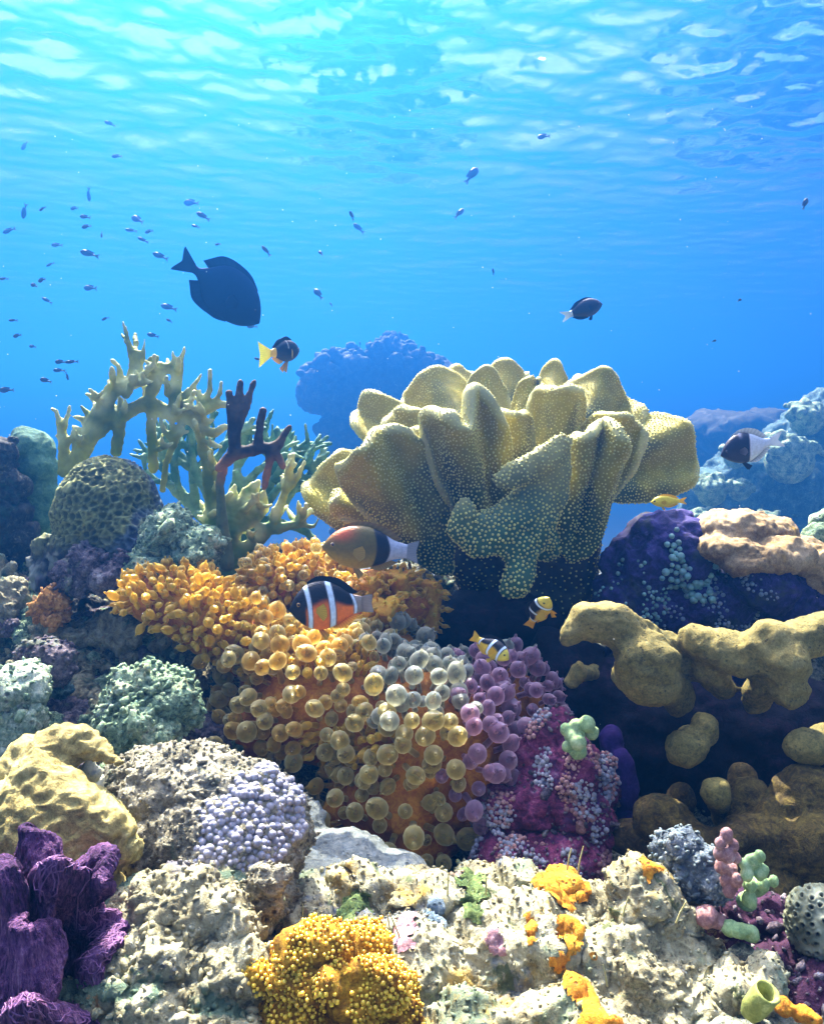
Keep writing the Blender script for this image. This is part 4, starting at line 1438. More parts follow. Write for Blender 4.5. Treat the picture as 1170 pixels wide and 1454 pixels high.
def right_side():
    # violet rock
    Y = 1.08
    o = blob('violet_rock', [(915, 800, Y, 52, 60, 62), (900, 850, Y, 56, 60, 60), (960, 790, Y, 60, 60, 56), (1000, 860, Y, 90, 70, 60), (1100, 850, Y, 62, 60, 60), (1090, 830, 1.02, 46, 40, 44),
                             (880, 800, Y, 26), (930, 760, Y, 44, 50, 30), (960, 940, Y, 110, 70, 60), (862, 830, Y, 16)], 0.003, M_VIOLET,
             'rounded dark violet rock speckled with teal polyps, right of the folded coral', 'rock', rough(0.012, 16, 0.005, 50, 0.002, 150, 0.004, 60, 4), smooth=5)
    w = world_copy(o)
    c1, c2, c3 = np.array(at(985, 800, 1.03)), np.array(at(1020, 880, 1.0)), np.array(at(905, 850, 1.02))
    d = lambda P, c, r: np.linalg.norm((P - c) * (1, 0.5, 1), axis=1) < r
    nz = lambda P, k: gnoise(P * 38, k) > 0.05
    polyp_balls('polyp_cluster', o, w, 0.0065, 0.0042, M_TEALP, lambda P, Q: d(P, c1, 0.05) & (gnoise(P * 34, 2) > 0.12) & (Q[:, 1] < 0.1), 1)
    polyp_balls('polyp_cluster', o, w, 0.0048, 0.0021, M_BLUEP, lambda P, Q: d(P, c2, 0.075) & (gnoise(P * 38, 3) > 0.22) & (Q[:, 1] < 0.2), 2, jitter=0.5)
    polyp_balls('polyp_cluster', o, w, 0.0055, 0.0024, M_TEALP, lambda P, Q: d(P, c3, 0.05) & (gnoise(P * 38, 5) > 0.25) & (Q[:, 1] < 0.2), 3, jitter=0.5)
    bpy.data.meshes.remove(w)
    # tan lumpy coral on top of it
    Y = 1.06
    blob('tan_coral', [(1045, 752, Y, 56, 56, 28), (1010, 752, Y, 24), (1085, 765, Y, 52, 50, 32), (1040, 778, 1.02, 50, 40, 22), (1100, 788, 1.01, 50, 40, 24), (1140, 795, Y, 40, 44, 28), (1165, 812, Y, 34), (1060, 800, 1.0, 40, 30, 16)],
         0.0028, M_TAN, 'tan lumpy coral lying on top of the violet rock', 'coral', rough(0.009, 22, 0.004, 70, 0.0016, 200, seed=2), smooth=4)
    blob('green_clump', [(1165, 770, 1.12, 26), (1180, 750, 1.14, 24), (1150, 850, 1.1, 22), (1170, 870, 1.1, 26), (1175, 830, 1.1, 24), (1190, 800, 1.12, 40)], 0.003, M_MINT,
         'green knobbly coral at the right edge beside the tan coral', 'coral', rough(0.008, 25, 0.005, 60, 0.002, 150, 0.006, 60, 7), smooth=3)
    # olive lobes
    Y = 0.80
    S = px_chain([(808, 900, Y, 20), (830, 882, Y, 27), (868, 884, Y, 30), (900, 905, Y, 36), (918, 945, Y - 0.01, 46), (922, 962, Y - 0.01, 44)])
    S += px_chain([(985, 912, Y + 0.02, 22), (1015, 922, Y + 0.01, 30), (1050, 935, Y, 34), (1090, 925, Y - 0.01, 38), (1110, 945, Y - 0.02, 40), (1120, 975, Y - 0.02, 32)])
    S += px_chain([(1100, 925, Y - 0.01, 30), (1150, 905, Y, 30), (1200, 900, Y, 34)])
    S += px_chain([(925, 930, Y + 0.03, 26), (990, 925, Y + 0.05, 20)])
    S += px_chain([(1010, 950, Y + 0.02, 26), (1030, 975, Y + 0.04, 18)])
    S += px_chain([(905, 915, Y + 0.03, 34), (960, 930, Y + 0.05, 30), (1000, 935, Y + 0.05, 30)])
    S += px_chain([(935, 960, Y + 0.01, 30), (960, 990, Y + 0.05, 22)])
    S += px_chain([(1085, 960, Y, 30), (1075, 990, Y + 0.03, 22)])
    S += px_chain([(895, 930, Y - 0.02, 26), (885, 960, Y, 22)])
    me = fuse('olive_lobe_coral', S, 0.0028, 8)
    push(me, lambda V, N: 0.007 * fbm(V * 18, 3, seed=1) + 0.0022 * fbm(V * 70, 2, seed=6) + 0.0012 * (1 - worley(V * 260, 3)[0]))
    o = link('olive_lobe_coral', me, M_OLIVE, at(1000, 990, Y))
    meta(o, 'smooth olive coral of thick drooping lobes overhanging a black hollow at the right', 'coral')
    # dark rock of the hollow, with shade also put into its colour
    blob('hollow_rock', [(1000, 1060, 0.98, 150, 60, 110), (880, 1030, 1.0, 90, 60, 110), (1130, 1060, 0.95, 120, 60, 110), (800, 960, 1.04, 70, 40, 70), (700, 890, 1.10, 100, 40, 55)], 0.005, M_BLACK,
         'dark rock wall with shade in its colour deep in the hollow under the olive coral', 'rock', rough(0.015, 14, 0.006, 50, 0.002, 140, seed=9), smooth=4)
    # knobs lit within the hollow, each a stub of olive coral
    for S, lab in (([(975, 1062, 0.78, 34, 30, 30), (1000, 1035, 0.79, 22, 22, 26), *[(980, 1050, 0.80 + 0.02 * k, 20) for k in range(9)]], 'double yellow green knob in the black hollow, left of centre'),
                   ([(1142, 1060, 0.76, 34, 30, 28), (1172, 1048, 0.78, 26), *[(1155, 1056, 0.77 + 0.02 * k, 22) for k in range(10)]], 'yellow knob in the black hollow at the right edge'),
                   ([(1015, 1126, 0.74, 25, 24, 23), *[(1016 + k * 2, 1130 + k * 4, 0.75 + 0.015 * k, 20) for k in range(8)]], 'small round yellow green knob lowest in the black hollow'),
                   ([(820, 955, 0.86, 15, 14, 20), (812, 968, 0.86, 12), *[(820 + k * 2.5, 956, 0.87 + 0.014 * k, 13) for k in range(11)]], 'small bluish green stub hanging left of the drooping olive lobe')):
        blob('coral_stub', S, 0.0026, M_OLIVE, lab, 'coral', lambda V, N: 0.003 * fbm(V * 30, 3, seed=3) + 0.0008 * fbm(V * 130, 2, seed=4), smooth=6, group='knobs in the black hollow')
    blob('brown_coral', [(930, 1150, 0.79, 22, 22, 24), (965, 1140, 0.80, 24, 22, 30), (1050, 1120, 0.82, 22, 20, 40), (1095, 1150, 0.745, 26, 24, 28), (1150, 1160, 0.73, 30, 26, 26), (1040, 1190, 0.72, 28, 26, 24), (945, 1165, 0.76, 50, 40, 34), (900, 1190, 0.78, 44, 40, 30), (990, 1200, 0.74, 60, 40, 36), (1090, 1190, 0.74, 90, 50, 44), (1140, 1130, 0.75, 56, 40, 40), (1060, 1150, 0.78, 36, 36, 50),
                         (1180, 1200, 0.72, 80, 50, 60), (1020, 1260, 0.72, 140, 60, 50)], 0.0032, M_BROWN,
         'brown and yellow mounded coral on the floor of the black hollow', 'coral', rough(0.008, 18, 0.002, 60, 0.0008, 160, seed=6), smooth=8)
    # magenta pinnacle
    Y = 0.80
    o = blob('magenta_rock', [(770, 1090, Y + 0.03, 66, 50, 66), (810, 1090, Y, 46, 40, 50), (790, 1050, Y + 0.02, 40, 40, 34), (740, 1150, Y, 60, 50, 52), (820, 1160, Y - 0.01, 44, 40, 44), (710, 1150, 0.80, 34), (770, 1220, 0.76, 100, 60, 40),
                              (845, 1110, Y + 0.02, 26, 30, 40), (730, 1060, Y + 0.06, 40)], 0.0026, M_MAGENTA,
             'magenta crusted pinnacle with lilac polyps, right of the anemone', 'rock', rough(0.012, 20, 0.007, 55, 0.003, 140, 0.006, 70, 3), smooth=3)
    crust(o, 0.0060, 0.0019, M_PLUM, 41, lambda P, Q: gnoise(P * 24, 9) > -0.05)
    w = world_copy(o)
    polyp_balls('polyp_cluster', o, w, 0.0036, 0.0021, M_LILAC, lambda P, Q: (gnoise(P * 30, 2) > 0.24) & (Q[:, 1] < 0.3), 4, jitter=0.5)
    polyp_balls('polyp_cluster', o, w, 0.0036, 0.0020, M_PINKN, lambda P, Q: (gnoise(P * 26, 7) > 0.34) & (Q[:, 1] < 0.3), 5, jitter=0.5)
    bpy.data.meshes.remove(w)
    blob('indigo_sponge', [(880, 1120, 0.84, 24, 24, 60), (868, 1060, 0.86, 16, 20, 30), (890, 1180, 0.82, 26)], 0.003,
         mat_rock('indigo', [(0, (0.008, 0.002, 0.03)), (0.5, (0.025, 0.008, 0.09)), (1, (0.06, 0.03, 0.17))], 12, 100, 0.4),
         'indigo sponge in the shade right of the magenta pinnacle', 'sponge', rough(0.005, 20, 0.002, 60, 0.001, 150, seed=8))
    blob('green_nub_coral', [(803, 1036, 0.76, 9, 9, 11), (812, 1045, 0.755, 10, 10, 11), (818, 1030, 0.76, 11, 10, 10), (833, 1028, 0.755, 13, 12, 13), (840, 1040, 0.76, 11), (821, 1054, 0.75, 13, 11, 13), (806, 1060, 0.76, 9),
                             (820, 1066, 0.78, 14), (815, 1042, 0.78, 16), (822, 1082, 0.79, 18)], 0.0014, M_NUB,
         'little pale green nubby coral on top of the magenta pinnacle', 'coral', lambda V, N: 0.0009 * fbm(V * 90, 3, seed=3), smooth=2, n=3)
    blob('pink_finger_coral', [(815, 1170, 0.765, 10), (826, 1166, 0.76, 10, 10, 8), (838, 1162, 0.76, 10, 9, 7), (824, 1176, 0.76, 9), (846, 1160, 0.765, 7), (830, 1185, 0.78, 18)], 0.0014, M_PINKN,
         'small salmon pink stubby coral at the foot of the magenta pinnacle', 'coral', rough(0.0015, 80, 0.001, 200, 0.0004, 400, seed=3), smooth=2)
right_side()
# ------------------------------------------------------------------ foreground
def fore():
    # big pale rock across the front
    S = [(560, 1440, 0.56, 190, 120, 150), (740, 1440, 0.57, 200, 130, 160), (900, 1450, 0.55, 160, 110, 145), (1010, 1490, 0.53, 130, 100, 120), (640, 1330, 0.62, 150, 80, 66), (800, 1330, 0.62, 140, 80, 64),
         (905, 1282, 0.58, 50, 50, 50), (920, 1335, 0.57, 60, 50, 54), (700, 1276, 0.66, 70, 50, 28), (530, 1280, 0.63, 46, 40, 26), (470, 1325, 0.60, 80, 60, 48), (1060, 1405, 0.52, 56, 50, 36), (760, 1530, 0.50, 260, 120, 120),
         (490, 1285, 0.62, 22), (670, 1256, 0.67, 34, 40, 18), (600, 1266, 0.65, 30, 30, 16), (745, 1262, 0.65, 40, 30, 20)]
    S += [(430, 1285, 0.63, 30, 30, 20)]
    o = blob('pale_rock', S, 0.0020, M_CREAM, 'broad cream coloured turf covered rock with orange patches along the front', 'rock',
             rough(0.016, 16, 0.009, 40, 0.0036, 110, 0.007, 42, 5), smooth=4)
    crust(o, 0.0052, 0.0013, M_CREAM, 11)
    w = world_copy(o)
    push(w, lambda V, N: np.full(len(V), 0.0016))
    # orange sponge crusts: pieces of the rock's own surface lifted a little
    def patch(px, py, Y, rpx, seed, label=None, name='sponge_patch', mat=None):
        c = np.array(at(px, py, Y))
        V = verts(w)
        d = np.linalg.norm((V - c) * (1, 0.45, 1), axis=1) / (rpx * pxm(Y)) + 0.42 * fbm(V * 40, 4, seed=seed)
        N = normals(w)
        lift = 0.0045 * np.sqrt(np.clip(1 - d, 0, 1)) + 0.0022 * fbm(V * 140, 2, seed=seed + 1) - 0.0008
        polys = np.empty(len(w.loops), np.int32)
        w.loops.foreach_get('vertex_index', polys)
        q = polys.reshape(-1, 4)
        sel = q[(d[q] < 1.0).all(1) & (N[q].mean(1)[:, 1] < 0.5)]
        if len(sel) < 8:
            return
        ids, inv = np.unique(sel, return_inverse=True)
        me = mesh_np(name, (V + N * lift[:, None])[ids], inv.reshape(-1, 4))
        add_part(o, name, me, mat or M_SPONGE, label)
    for k, (px, py, Y, rr) in enumerate([(835, 1375, 0.50, 54), (815, 1320, 0.54, 28), (930, 1245, 0.555, 26), (790, 1262, 0.61, 30), (752, 1330, 0.55, 18), (755, 1322, 0.54, 16), (815, 1250, 0.62, 24), (915, 1420, 0.47, 24)]):
        patch(px, py, Y, rr, 30 + k)
    m_green = mat_rock('green_turf_patch', [(0, (0.01, 0.02, 0.005)), (0.4, (0.05, 0.085, 0.02)), (0.7, (0.13, 0.18, 0.05)), (1, (0.3, 0.34, 0.14))], 40, 200, 0.9, pits=0.6)
    m_pink = mat_rock('pink_crust_patch', [(0, (0.10, 0.04, 0.05)), (0.5, (0.28, 0.15, 0.16)), (1, (0.46, 0.32, 0.3))], 40, 200, 0.6, pits=0.4)
    m_blue = mat_rock('blue_grey_patch', [(0, (0.03, 0.05, 0.07)), (0.5, (0.12, 0.17, 0.2)), (1, (0.32, 0.36, 0.36))], 40, 200, 0.8, pits=0.6)
    for k, (px, py, Y, rr, mm) in enumerate([(675, 1275, 0.62, 34, m_green), (505, 1290, 0.6, 26, m_green), (720, 1400, 0.48, 46, m_blue), (640, 1420, 0.47, 40, m_green), (960, 1400, 0.48, 34, m_blue), (580, 1330, 0.55, 26, m_pink), (870, 1290, 0.54, 22, m_pink), (1000, 1440, 0.46, 36, m_green),
                                             (620, 1300, 0.58, 18, m_blue), (700, 1340, 0.54, 20, m_pink), (880, 1350, 0.51, 26, m_green), (990, 1345, 0.52, 22, m_pink)]):
        patch(px, py, Y, rr, 60 + k, None, 'crust_patch', mm)
    bpy.data.meshes.remove(w)

    # lavender studded boulder left of centre
    S = [(270, 1140, 0.64, 110, 90, 78), (340, 1170, 0.63, 90, 80, 84), (300, 1210, 0.60, 130, 80, 80), (200, 1120, 0.66, 60, 60, 52), (380, 1200, 0.62, 56, 60, 64), (330, 1270, 0.60, 100, 70, 60)]
    o = blob('turf_boulder', S, 0.0023, M_GREY, 'domed grey turf boulder with a lavender bubbly coral patch on its right side', 'rock', rough(0.008, 16, 0.007, 55, 0.0036, 150, seed=7), smooth=6)
    w = world_copy(o)
    c = np.array(at(365, 1185, 0.56))
    cc = np.array(at(405, 1150, 0.58))
    keep = lambda P, Q: ((np.minimum(np.linalg.norm((P - c) * (1, 0.5, 1), axis=1) / 0.042, np.linalg.norm((P - cc) * (1, 0.5, 1), axis=1) / 0.034) + 0.35 * gnoise(P * 30, 3)) < 1.0) & (Q[:, 1] < 0.3)
    polyp_balls('polyp_patch', o, w, 0.0041, 0.0031, M_LILAC, keep, 6, lift=-0.3, jitter=0.3)['kind'] = 'stuff'
    crust(o, 0.0050, 0.0017, M_GREY, 12, lambda P, Q: ~keep(P, Q))
    bpy.data.meshes.remove(w)

    # khaki plate coral with a curled lip
    S = px_chain([(20, 1150, 0.60, 40), (40, 1090, 0.60, 36), (85, 1066, 0.60, 34), (125, 1062, 0.60, 24), (150, 1072, 0.59, 14), (168, 1084, 0.58, 7)]) \
        + px_chain([(60, 1110, 0.58, 44), (110, 1150, 0.56, 44), (150, 1185, 0.55, 40), (175, 1205, 0.55, 26)]) + px_chain([(20, 1150, 0.57, 50), (80, 1200, 0.55, 60), (130, 1220, 0.55, 50)]) \
        + px_chain([(0, 1240, 0.56, 70), (130, 1280, 0.55, 60)])
    me = fuse('plate_coral', S, 0.0022, 6)
    def ridges(V, N):
        q = V * (70, 70, 150) + 1.2 * np.stack([gnoise(V * 40, 1), gnoise(V * 40, 2), gnoise(V * 40, 3)], 1)
        return 0.0028 * (1 - 2 * np.abs(gnoise(q, 4))) + 0.006 * fbm(V * 20, 3, seed=5) + 0.0010 * fbm(V * 160, 2, seed=6)
    push(me, ridges)
    o = link('plate_coral', me, M_KHAKI, at(90, 1290, 0.57))
    meta(o, 'creamy yellow ridged plate coral curling to a thin lip at the left edge', 'coral')
    blob('finger_coral', [(128, 1090, 0.60, 9, 9, 16), (138, 1098, 0.60, 7, 8, 13), (120, 1100, 0.60, 9, 9, 14), (130, 1112, 0.61, 20)], 0.0014,
         mat_rock('pale_finger', [(0, (0.16, 0.22, 0.12)), (0.5, (0.5, 0.5, 0.36)), (1, (0.68, 0.66, 0.5))], 30, 150, 0.5), 'tiny pale finger coral tucked inside the curl of the plate coral', 'coral', rough(0.002, 60, 0.001, 160, 0.0005, 300, seed=3), smooth=2)

    # pale sand caught between the boulder and the anemone
    S = [(470, 1215, 0.70, 90, 70, 30), (420, 1160, 0.74, 50, 50, 26), (540, 1245, 0.68, 80, 60, 26), (440, 1240, 0.66, 60, 60, 26)]
    o = blob('sand_pocket', S, 0.0028, mat_rock('pale_sand', [(0, (0.03, 0.04, 0.04)), (0.4, (0.10, 0.115, 0.105)), (0.7, (0.18, 0.20, 0.18)), (1, (0.30, 0.31, 0.27))], 24, 160, 0.8, pits=0.4), '', '', rough(0.006, 18, 0.003, 60, 0.0015, 150, seed=17), smooth=6)
    for k in ('label', 'category'):
        if k in o:
            del o[k]
    o['kind'] = 'structure'
    # purple sponge
    t = root('purple_sponge', at(70, 1440, 0.47), 'ragged purple fibrous sponge with a dark opening in the bottom left corner', 'sponge')
    m = mat_rock('purple_fibre', [(0, (0.008, 0.002, 0.012)), (0.3, (0.03, 0.009, 0.04)), (0.5, (0.085, 0.03, 0.095)), (0.72, (0.19, 0.085, 0.17)), (1, (0.40, 0.25, 0.33))], 11, 120, 1.0, squash=(2.2, 2.2, 0.45), pits=0.3)
    th = np.linspace(0, 2 * np.pi, 140, endpoint=False)
    prof = [(0.0, 0.60), (0.15, 0.78), (0.3, 0.9), (0.45, 0.98), (0.6, 1.0), (0.74, 1.0), (0.86, 1.0), (0.95, 0.96), (1.0, 0.86), (0.97, 0.74), (0.88, 0.64), (0.7, 0.56), (0.5, 0.45), (0.36, 0.25), (0.34, 0.01)]
    # resample the profile
    pr = np.array(prof)
    s = np.linspace(0, len(pr) - 1, 110)
    zz, rr = np.interp(s, np.arange(len(pr)), pr[:, 0]), np.interp(s, np.arange(len(pr)), pr[:, 1])
    T, I = np.meshgrid(th, np.arange(110), indexing='ij')
    q = np.stack([np.cos(T) * 1.1, np.sin(T) * 1.1, zz[I] * 0.35], 2).reshape(-1, 3)
    fold = (0.30 * fbm(q * 1.3, 3, seed=4) + 0.13 * ridged(q * (4.5, 4.5, 1.2), 3, seed=5) + 0.05 * ridged(q * (11, 11, 2.5), 2, seed=6)).reshape(T.shape)
    rad = 0.044 * rr[I] * (1 + fold)
    top = 0.03 * np.sin(T * 2 + 0.6) + 0.018 * np.sin(T * 5 + 1.0)
    X = np.stack([rad * np.cos(T), rad * np.sin(T), 0.088 * zz[I] + top * np.clip(zz[I], 0, 1) ** 2], 2).reshape(-1, 3)
    ax = Vector((0.22, -0.62, 0.75)).normalized()
    Mx = np.array(orient(ax, 0.4))
    X = X @ Mx.T + np.array(at(62, 1405, 0.50))
    me = mesh_np('cup', X, grid_faces(140, 110, True))
    push(me, lambda V, N: 0.0022 * ridged(V * (170, 170, 40), 2, seed=1))
    Vc, Nc = verts(me), normals(me)
    add_part(t, 'cup', me, m)
    # pale fibres running up the cup
    rr = random.Random(8)
    fs = []
    for k in range(260):
        j, i0, i1 = rr.uniform(0, 140), rr.randint(0, 25), rr.randint(40, 84)
        dj = rr.uniform(-9, 9)
        P = []
        for i in range(i0, i1, 2):
            q = int(j + dj * (i - i0) / 40 + 1.2 * math.sin(i * 0.3 + k)) % 140 * 110 + i
            P.append((*(Vc[q] + Nc[q] * 0.0002), rr.uniform(0.0003, 0.0006)))
        fs += chain(P, 0.8)
    V, Fq = spheres_np([q[:3] for q in fs], np.array([q[3] for q in fs]), 1)
    f = add_part(t, 'fibres', mesh_np('fibres', V, Fq), mat_plain('lilac_fibre', (0.17, 0.07, 0.16), 0.7, 0.1, 0.4, 80))
    f['kind'] = 'stuff'
    for k, (b, tip, w_, kw) in enumerate([((50, 1330, 0.46), (38, 1168, 0.49), 62, dict(wb=1.2, curl=-0.02)), ((10, 1400, 0.45), (5, 1215, 0.47), 90, dict(wb=0.9, curl=0.02)),
                                          ((95, 1270, 0.49), (160, 1232, 0.48), 60, dict(wb=1.3, curl=-0.01)), ((40, 1440, 0.43), (25, 1300, 0.44), 80, dict(wb=1.1, curl=-0.025, wav=0.01))]):
        me = lobe_mesh('frill', at(*b), at(*tip), w_ * pxm(tip[2]), thick=0.011, sq=0.3, seed=50.0 + k, n=60, **kw)
        push(me, lambda V, N: 0.0030 * ridged(V * (140, 140, 26), 3, seed=2))
        add_part(t, 'frill', me, m)

    # golden soft coral at the bottom
    Y = 0.49
    S = [(400, 1400, Y, 50), (450, 1370, Y, 46), (500, 1370, Y + 0.01, 46), (440, 1440, Y - 0.01, 60), (530, 1410, Y, 44), (490, 1450, Y - 0.01, 60), (560, 1440, Y, 40), (380, 1440, Y - 0.01, 40), (480, 1500, Y, 100, 60, 50), (580, 1395, Y + 0.01, 18)]
    r = random.Random(9)
    for k in range(60):
        a, b = r.uniform(0, 6.28), r.uniform(0.2, 1)
        S.append((470 + 112 * b * math.cos(a), 1412 - 76 * b * math.sin(a), Y - 0.03 * (1 - b * b) + r.uniform(-0.012, 0.008), r.uniform(12, 22)))
    mg = mat_rock('golden_soft_coral', [(0, (0.03, 0.010, 0.002)), (0.35, (0.16, 0.07, 0.006)), (0.65, (0.40, 0.22, 0.012)), (1, (0.6, 0.38, 0.04))], 26, 200, 0.6, sss=0.1)
    o = blob('golden_soft_coral', S, 0.0022, mg, 'bright golden soft coral bristling with tiny polyps at the bottom of the picture', 'coral', rough(0.010, 34, 0.006, 80, 0.0015, 200, 0.005, 90, 2), smooth=1)
    w = world_copy(o)
    polyp_balls('polyps', o, w, 0.0024, 0.00125, mat_plain('golden_polyps', (0.62, 0.40, 0.03), 0.35, 0.2, 0.45, 120, 0.5), lambda P, Q: (Q[:, 1] < 0.4) & (gnoise(P * 42, 1) > -0.22), 7, 1, 0.9, jitter=0.5)['kind'] = 'stuff'
    bpy.data.meshes.remove(w)

    # smaller stones and corals
    blob('rubble_heap', [(230, 1290, 0.52, 70, 50, 44), (290, 1340, 0.51, 70, 50, 60), (220, 1380, 0.49, 90, 60, 60), (310, 1420, 0.48, 80, 60, 60), (160, 1440, 0.47, 80, 50, 60), (250, 1460, 0.46, 130, 60, 60), (330, 1300, 0.54, 46)], 0.0022, M_RUBBLE,
         'mottled blue and cream rubble heap between the purple sponge and the golden coral', 'rock', rough(0.014, 20, 0.010, 50, 0.005, 120, 0.009, 55, 8), smooth=2)
    crust(bpy.data.objects['rubble_heap'], 0.0055, 0.0021, M_RUBBLE, 13)
    blob('snail_knob', [(382, 1252, 0.54, 26, 24, 24), (400, 1240, 0.54, 16), (366, 1262, 0.54, 16), (385, 1280, 0.54, 20)], 0.0016, M_GREY,
         'small curly grey knob at the lower right foot of the turf boulder', 'stone', rough(0.004, 40, 0.003, 90, 0.0018, 240, seed=4), smooth=3)
    blob('lavender_knob', [(338, 1352, 0.49, 22, 20, 18), (352, 1388, 0.48, 22, 20, 22), (330, 1372, 0.49, 18), (366, 1400, 0.48, 14)], 0.0016,
         mat_rock('lavender_stone', [(0, (0.12, 0.1, 0.14)), (0.5, (0.4, 0.36, 0.42)), (1, (0.66, 0.62, 0.62))], 28, 160, 0.8), 'lavender grey knob just left of the golden soft coral', 'stone', rough(0.004, 40, 0.003, 90, 0.0015, 240, seed=6), smooth=3)
    blob('green_boulder', [(18, 985, 0.80, 52, 50, 44), (30, 1030, 0.78, 40, 40, 34), (-20, 1000, 0.8, 60), (10, 1070, 0.78, 50)], 0.0028,
         mat_rock('green_turf', [(0, (0.05, 0.08, 0.05)), (0.4, (0.17, 0.24, 0.15)), (0.7, (0.40, 0.45, 0.32)), (1, (0.6, 0.6, 0.46))], 20, 130, 1.0, pits=0.7, contrast=1.1), 'pale green turf boulder at the left edge above the plate coral', 'rock', rough(0.010, 20, 0.006, 60, 0.003, 150, seed=2))
    crust(bpy.data.objects['green_boulder'], 0.0075, 0.0024, M_MINT, 14)
    blob('mint_coral_mass', [(215, 985, 0.80, 46, 40, 36), (180, 1010, 0.79, 36, 36, 28), (250, 1005, 0.79, 34, 36, 30), (232, 968, 0.82, 30, 28, 22), (210, 1035, 0.77, 50, 40, 24)], 0.0022, M_MINT,
         'large mint green knobbly coral mass left of the anemone', 'coral', rough(0.010, 26, 0.008, 60, 0.004, 140, 0.010, 60, 4), smooth=1)
    crust(bpy.data.objects['mint_coral_mass'], 0.0060, 0.0026, M_MINT, 15)
    blob('orange_crust_coral', [(72, 850, 0.98, 14, 14, 11), (88, 856, 0.975, 11), (58, 862, 0.98, 11), (80, 882, 0.97, 10), (74, 868, 0.99, 17), (92, 872, 0.98, 9)], 0.0018,
         mat_rock('orange_crust', [(0, (0.12, 0.05, 0.01)), (0.5, (0.42, 0.19, 0.03)), (1, (0.62, 0.42, 0.2))], 30, 150, 0.7), 'orange brown crusted coral on the left rubble slope below the green column', 'coral', rough(0.004, 40, 0.003, 90, 0.001, 240, 0.004, 90, 3), smooth=2)
    blob('lilac_stone', [(60, 930, 0.88, 40, 36, 26), (85, 945, 0.87, 26)], 0.0022, M_PLUM, 'grey lilac stone among the left rubble above the green turf boulder', 'stone', rough(0.006, 25, 0.003, 70, 0.001, 200, seed=3))
    crust(bpy.data.objects['orange_crust_coral'], 0.0055, 0.0026, mat_rock('orange_bits', [(0, (0.10, 0.04, 0.008)), (0.5, (0.36, 0.16, 0.03)), (1, (0.55, 0.36, 0.18))], 40, 160, 0.6), 33)
    crust(bpy.data.objects['lilac_stone'], 0.0075, 0.0024, M_PLUM, 34)
    crust(bpy.data.objects['snail_knob'], 0.0042, 0.0014, M_GREY, 35)
    crust(bpy.data.objects['lavender_knob'], 0.0045, 0.0013, M_RUBBLE, 36)
    # hollowed ball coral at the right edge
    S = [(1160, 1310, 0.56, 48, 44, 56), (1180, 1330, 0.56, 50)]
    W = [(*at(*s[:3]), *(x * pxm(s[2]) for x in s[3:])) for s in S]
    me = fuse('ball_coral', W, 0.0010, 6)
    cp, _ = scatter(me, 0.0056, 4, None, 4)
    f1 = nearest(verts(me), cp) / 0.0056
    push(me, lambda V, N: 0.0020 * np.exp(-((f1 - 0.38) / 0.14) ** 2) - 0.0022 * sstep(0.30, 0.08, f1) + 0.0016 * fbm(V * 40, 2, seed=3) + 0.0004 * fbm(V * 250, 2, seed=4))
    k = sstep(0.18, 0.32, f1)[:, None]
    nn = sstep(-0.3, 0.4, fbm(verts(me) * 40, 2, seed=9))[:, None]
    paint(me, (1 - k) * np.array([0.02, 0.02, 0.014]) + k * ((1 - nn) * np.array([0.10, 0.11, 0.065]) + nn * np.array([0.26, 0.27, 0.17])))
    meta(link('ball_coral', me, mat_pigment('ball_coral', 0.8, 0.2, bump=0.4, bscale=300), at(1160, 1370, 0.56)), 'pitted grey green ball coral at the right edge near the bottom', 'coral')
    # pink and green nubby spire
    r = random.Random(4)
    t = root('nubby_coral', at(1050, 1290, 0.58), 'small spire of pink and pale green nubs right of the cream rock', 'coral')
    Sp, Sg = [], []
    for px, py, rr, g in ((1031, 1186, 12, 0), (1022, 1198, 9, 0), (1040, 1200, 11, 0), (1020, 1212, 11, 0), (1032, 1215, 12, 0), (1044, 1218, 10, 0), (1024, 1230, 12, 0), (1038, 1236, 12, 0), (1030, 1250, 11, 0), (1046, 1250, 11, 0), (1036, 1264, 11, 0),
                          (1068, 1222, 12, 1), (1078, 1216, 10, 1), (1060, 1240, 12, 1), (1080, 1238, 13, 1), (1082, 1256, 12, 1), (1066, 1258, 11, 1), (1064, 1276, 13, 1), (1098, 1252, 9, 1), (1056, 1228, 9, 1)):
        (Sg if g else Sp).append((px, py, 0.56 + r.uniform(-0.006, 0.006), rr * 0.8, rr * 0.8, rr))
    for S, m, nm in ((Sp + [(1034, 1250, 0.575, 16), (1034, 1225, 0.575, 12)], M_PINKN, 'pink_branch'), (Sg + [(1072, 1255, 0.575, 18), (1060, 1280, 0.575, 14)], M_NUB, 'green_branch')):
        W = [(*at(*s[:3]), *(x * pxm(s[2]) for x in s[3:])) for s in S]
        me = fuse(nm, W, 0.0011, 1, 3)
        push(me, lambda V, N: 0.0010 * fbm(V * 120, 2, seed=1) + 0.0006 * ridged(V * 300, 2, seed=2))
        add_part(t, nm, me, m)
    blob('blue_grey_rubble', [(975, 1200, 0.60, 26, 24, 22), (1000, 1225, 0.59, 30, 26, 22), (955, 1210, 0.61, 20), (1010, 1250, 0.58, 26), (985, 1245, 0.59, 26)], 0.0018,
         mat_rock('blue_grey_stone', [(0, (0.02, 0.03, 0.04)), (0.5, (0.10, 0.125, 0.14)), (1, (0.34, 0.36, 0.34))], 30, 150, 0.9, pits=0.6), 'blue grey knobbly rubble between the cream rock and the nubby spire', 'rock', rough(0.005, 40, 0.004, 90, 0.0015, 240, 0.005, 80, 3), smooth=1)
    crust(bpy.data.objects['blue_grey_rubble'], 0.0045, 0.0018, mat_rock('blue_grey_bits', [(0, (0.02, 0.03, 0.035)), (0.5, (0.13, 0.17, 0.17)), (1, (0.38, 0.38, 0.32))], 40, 170, 0.8), 37)
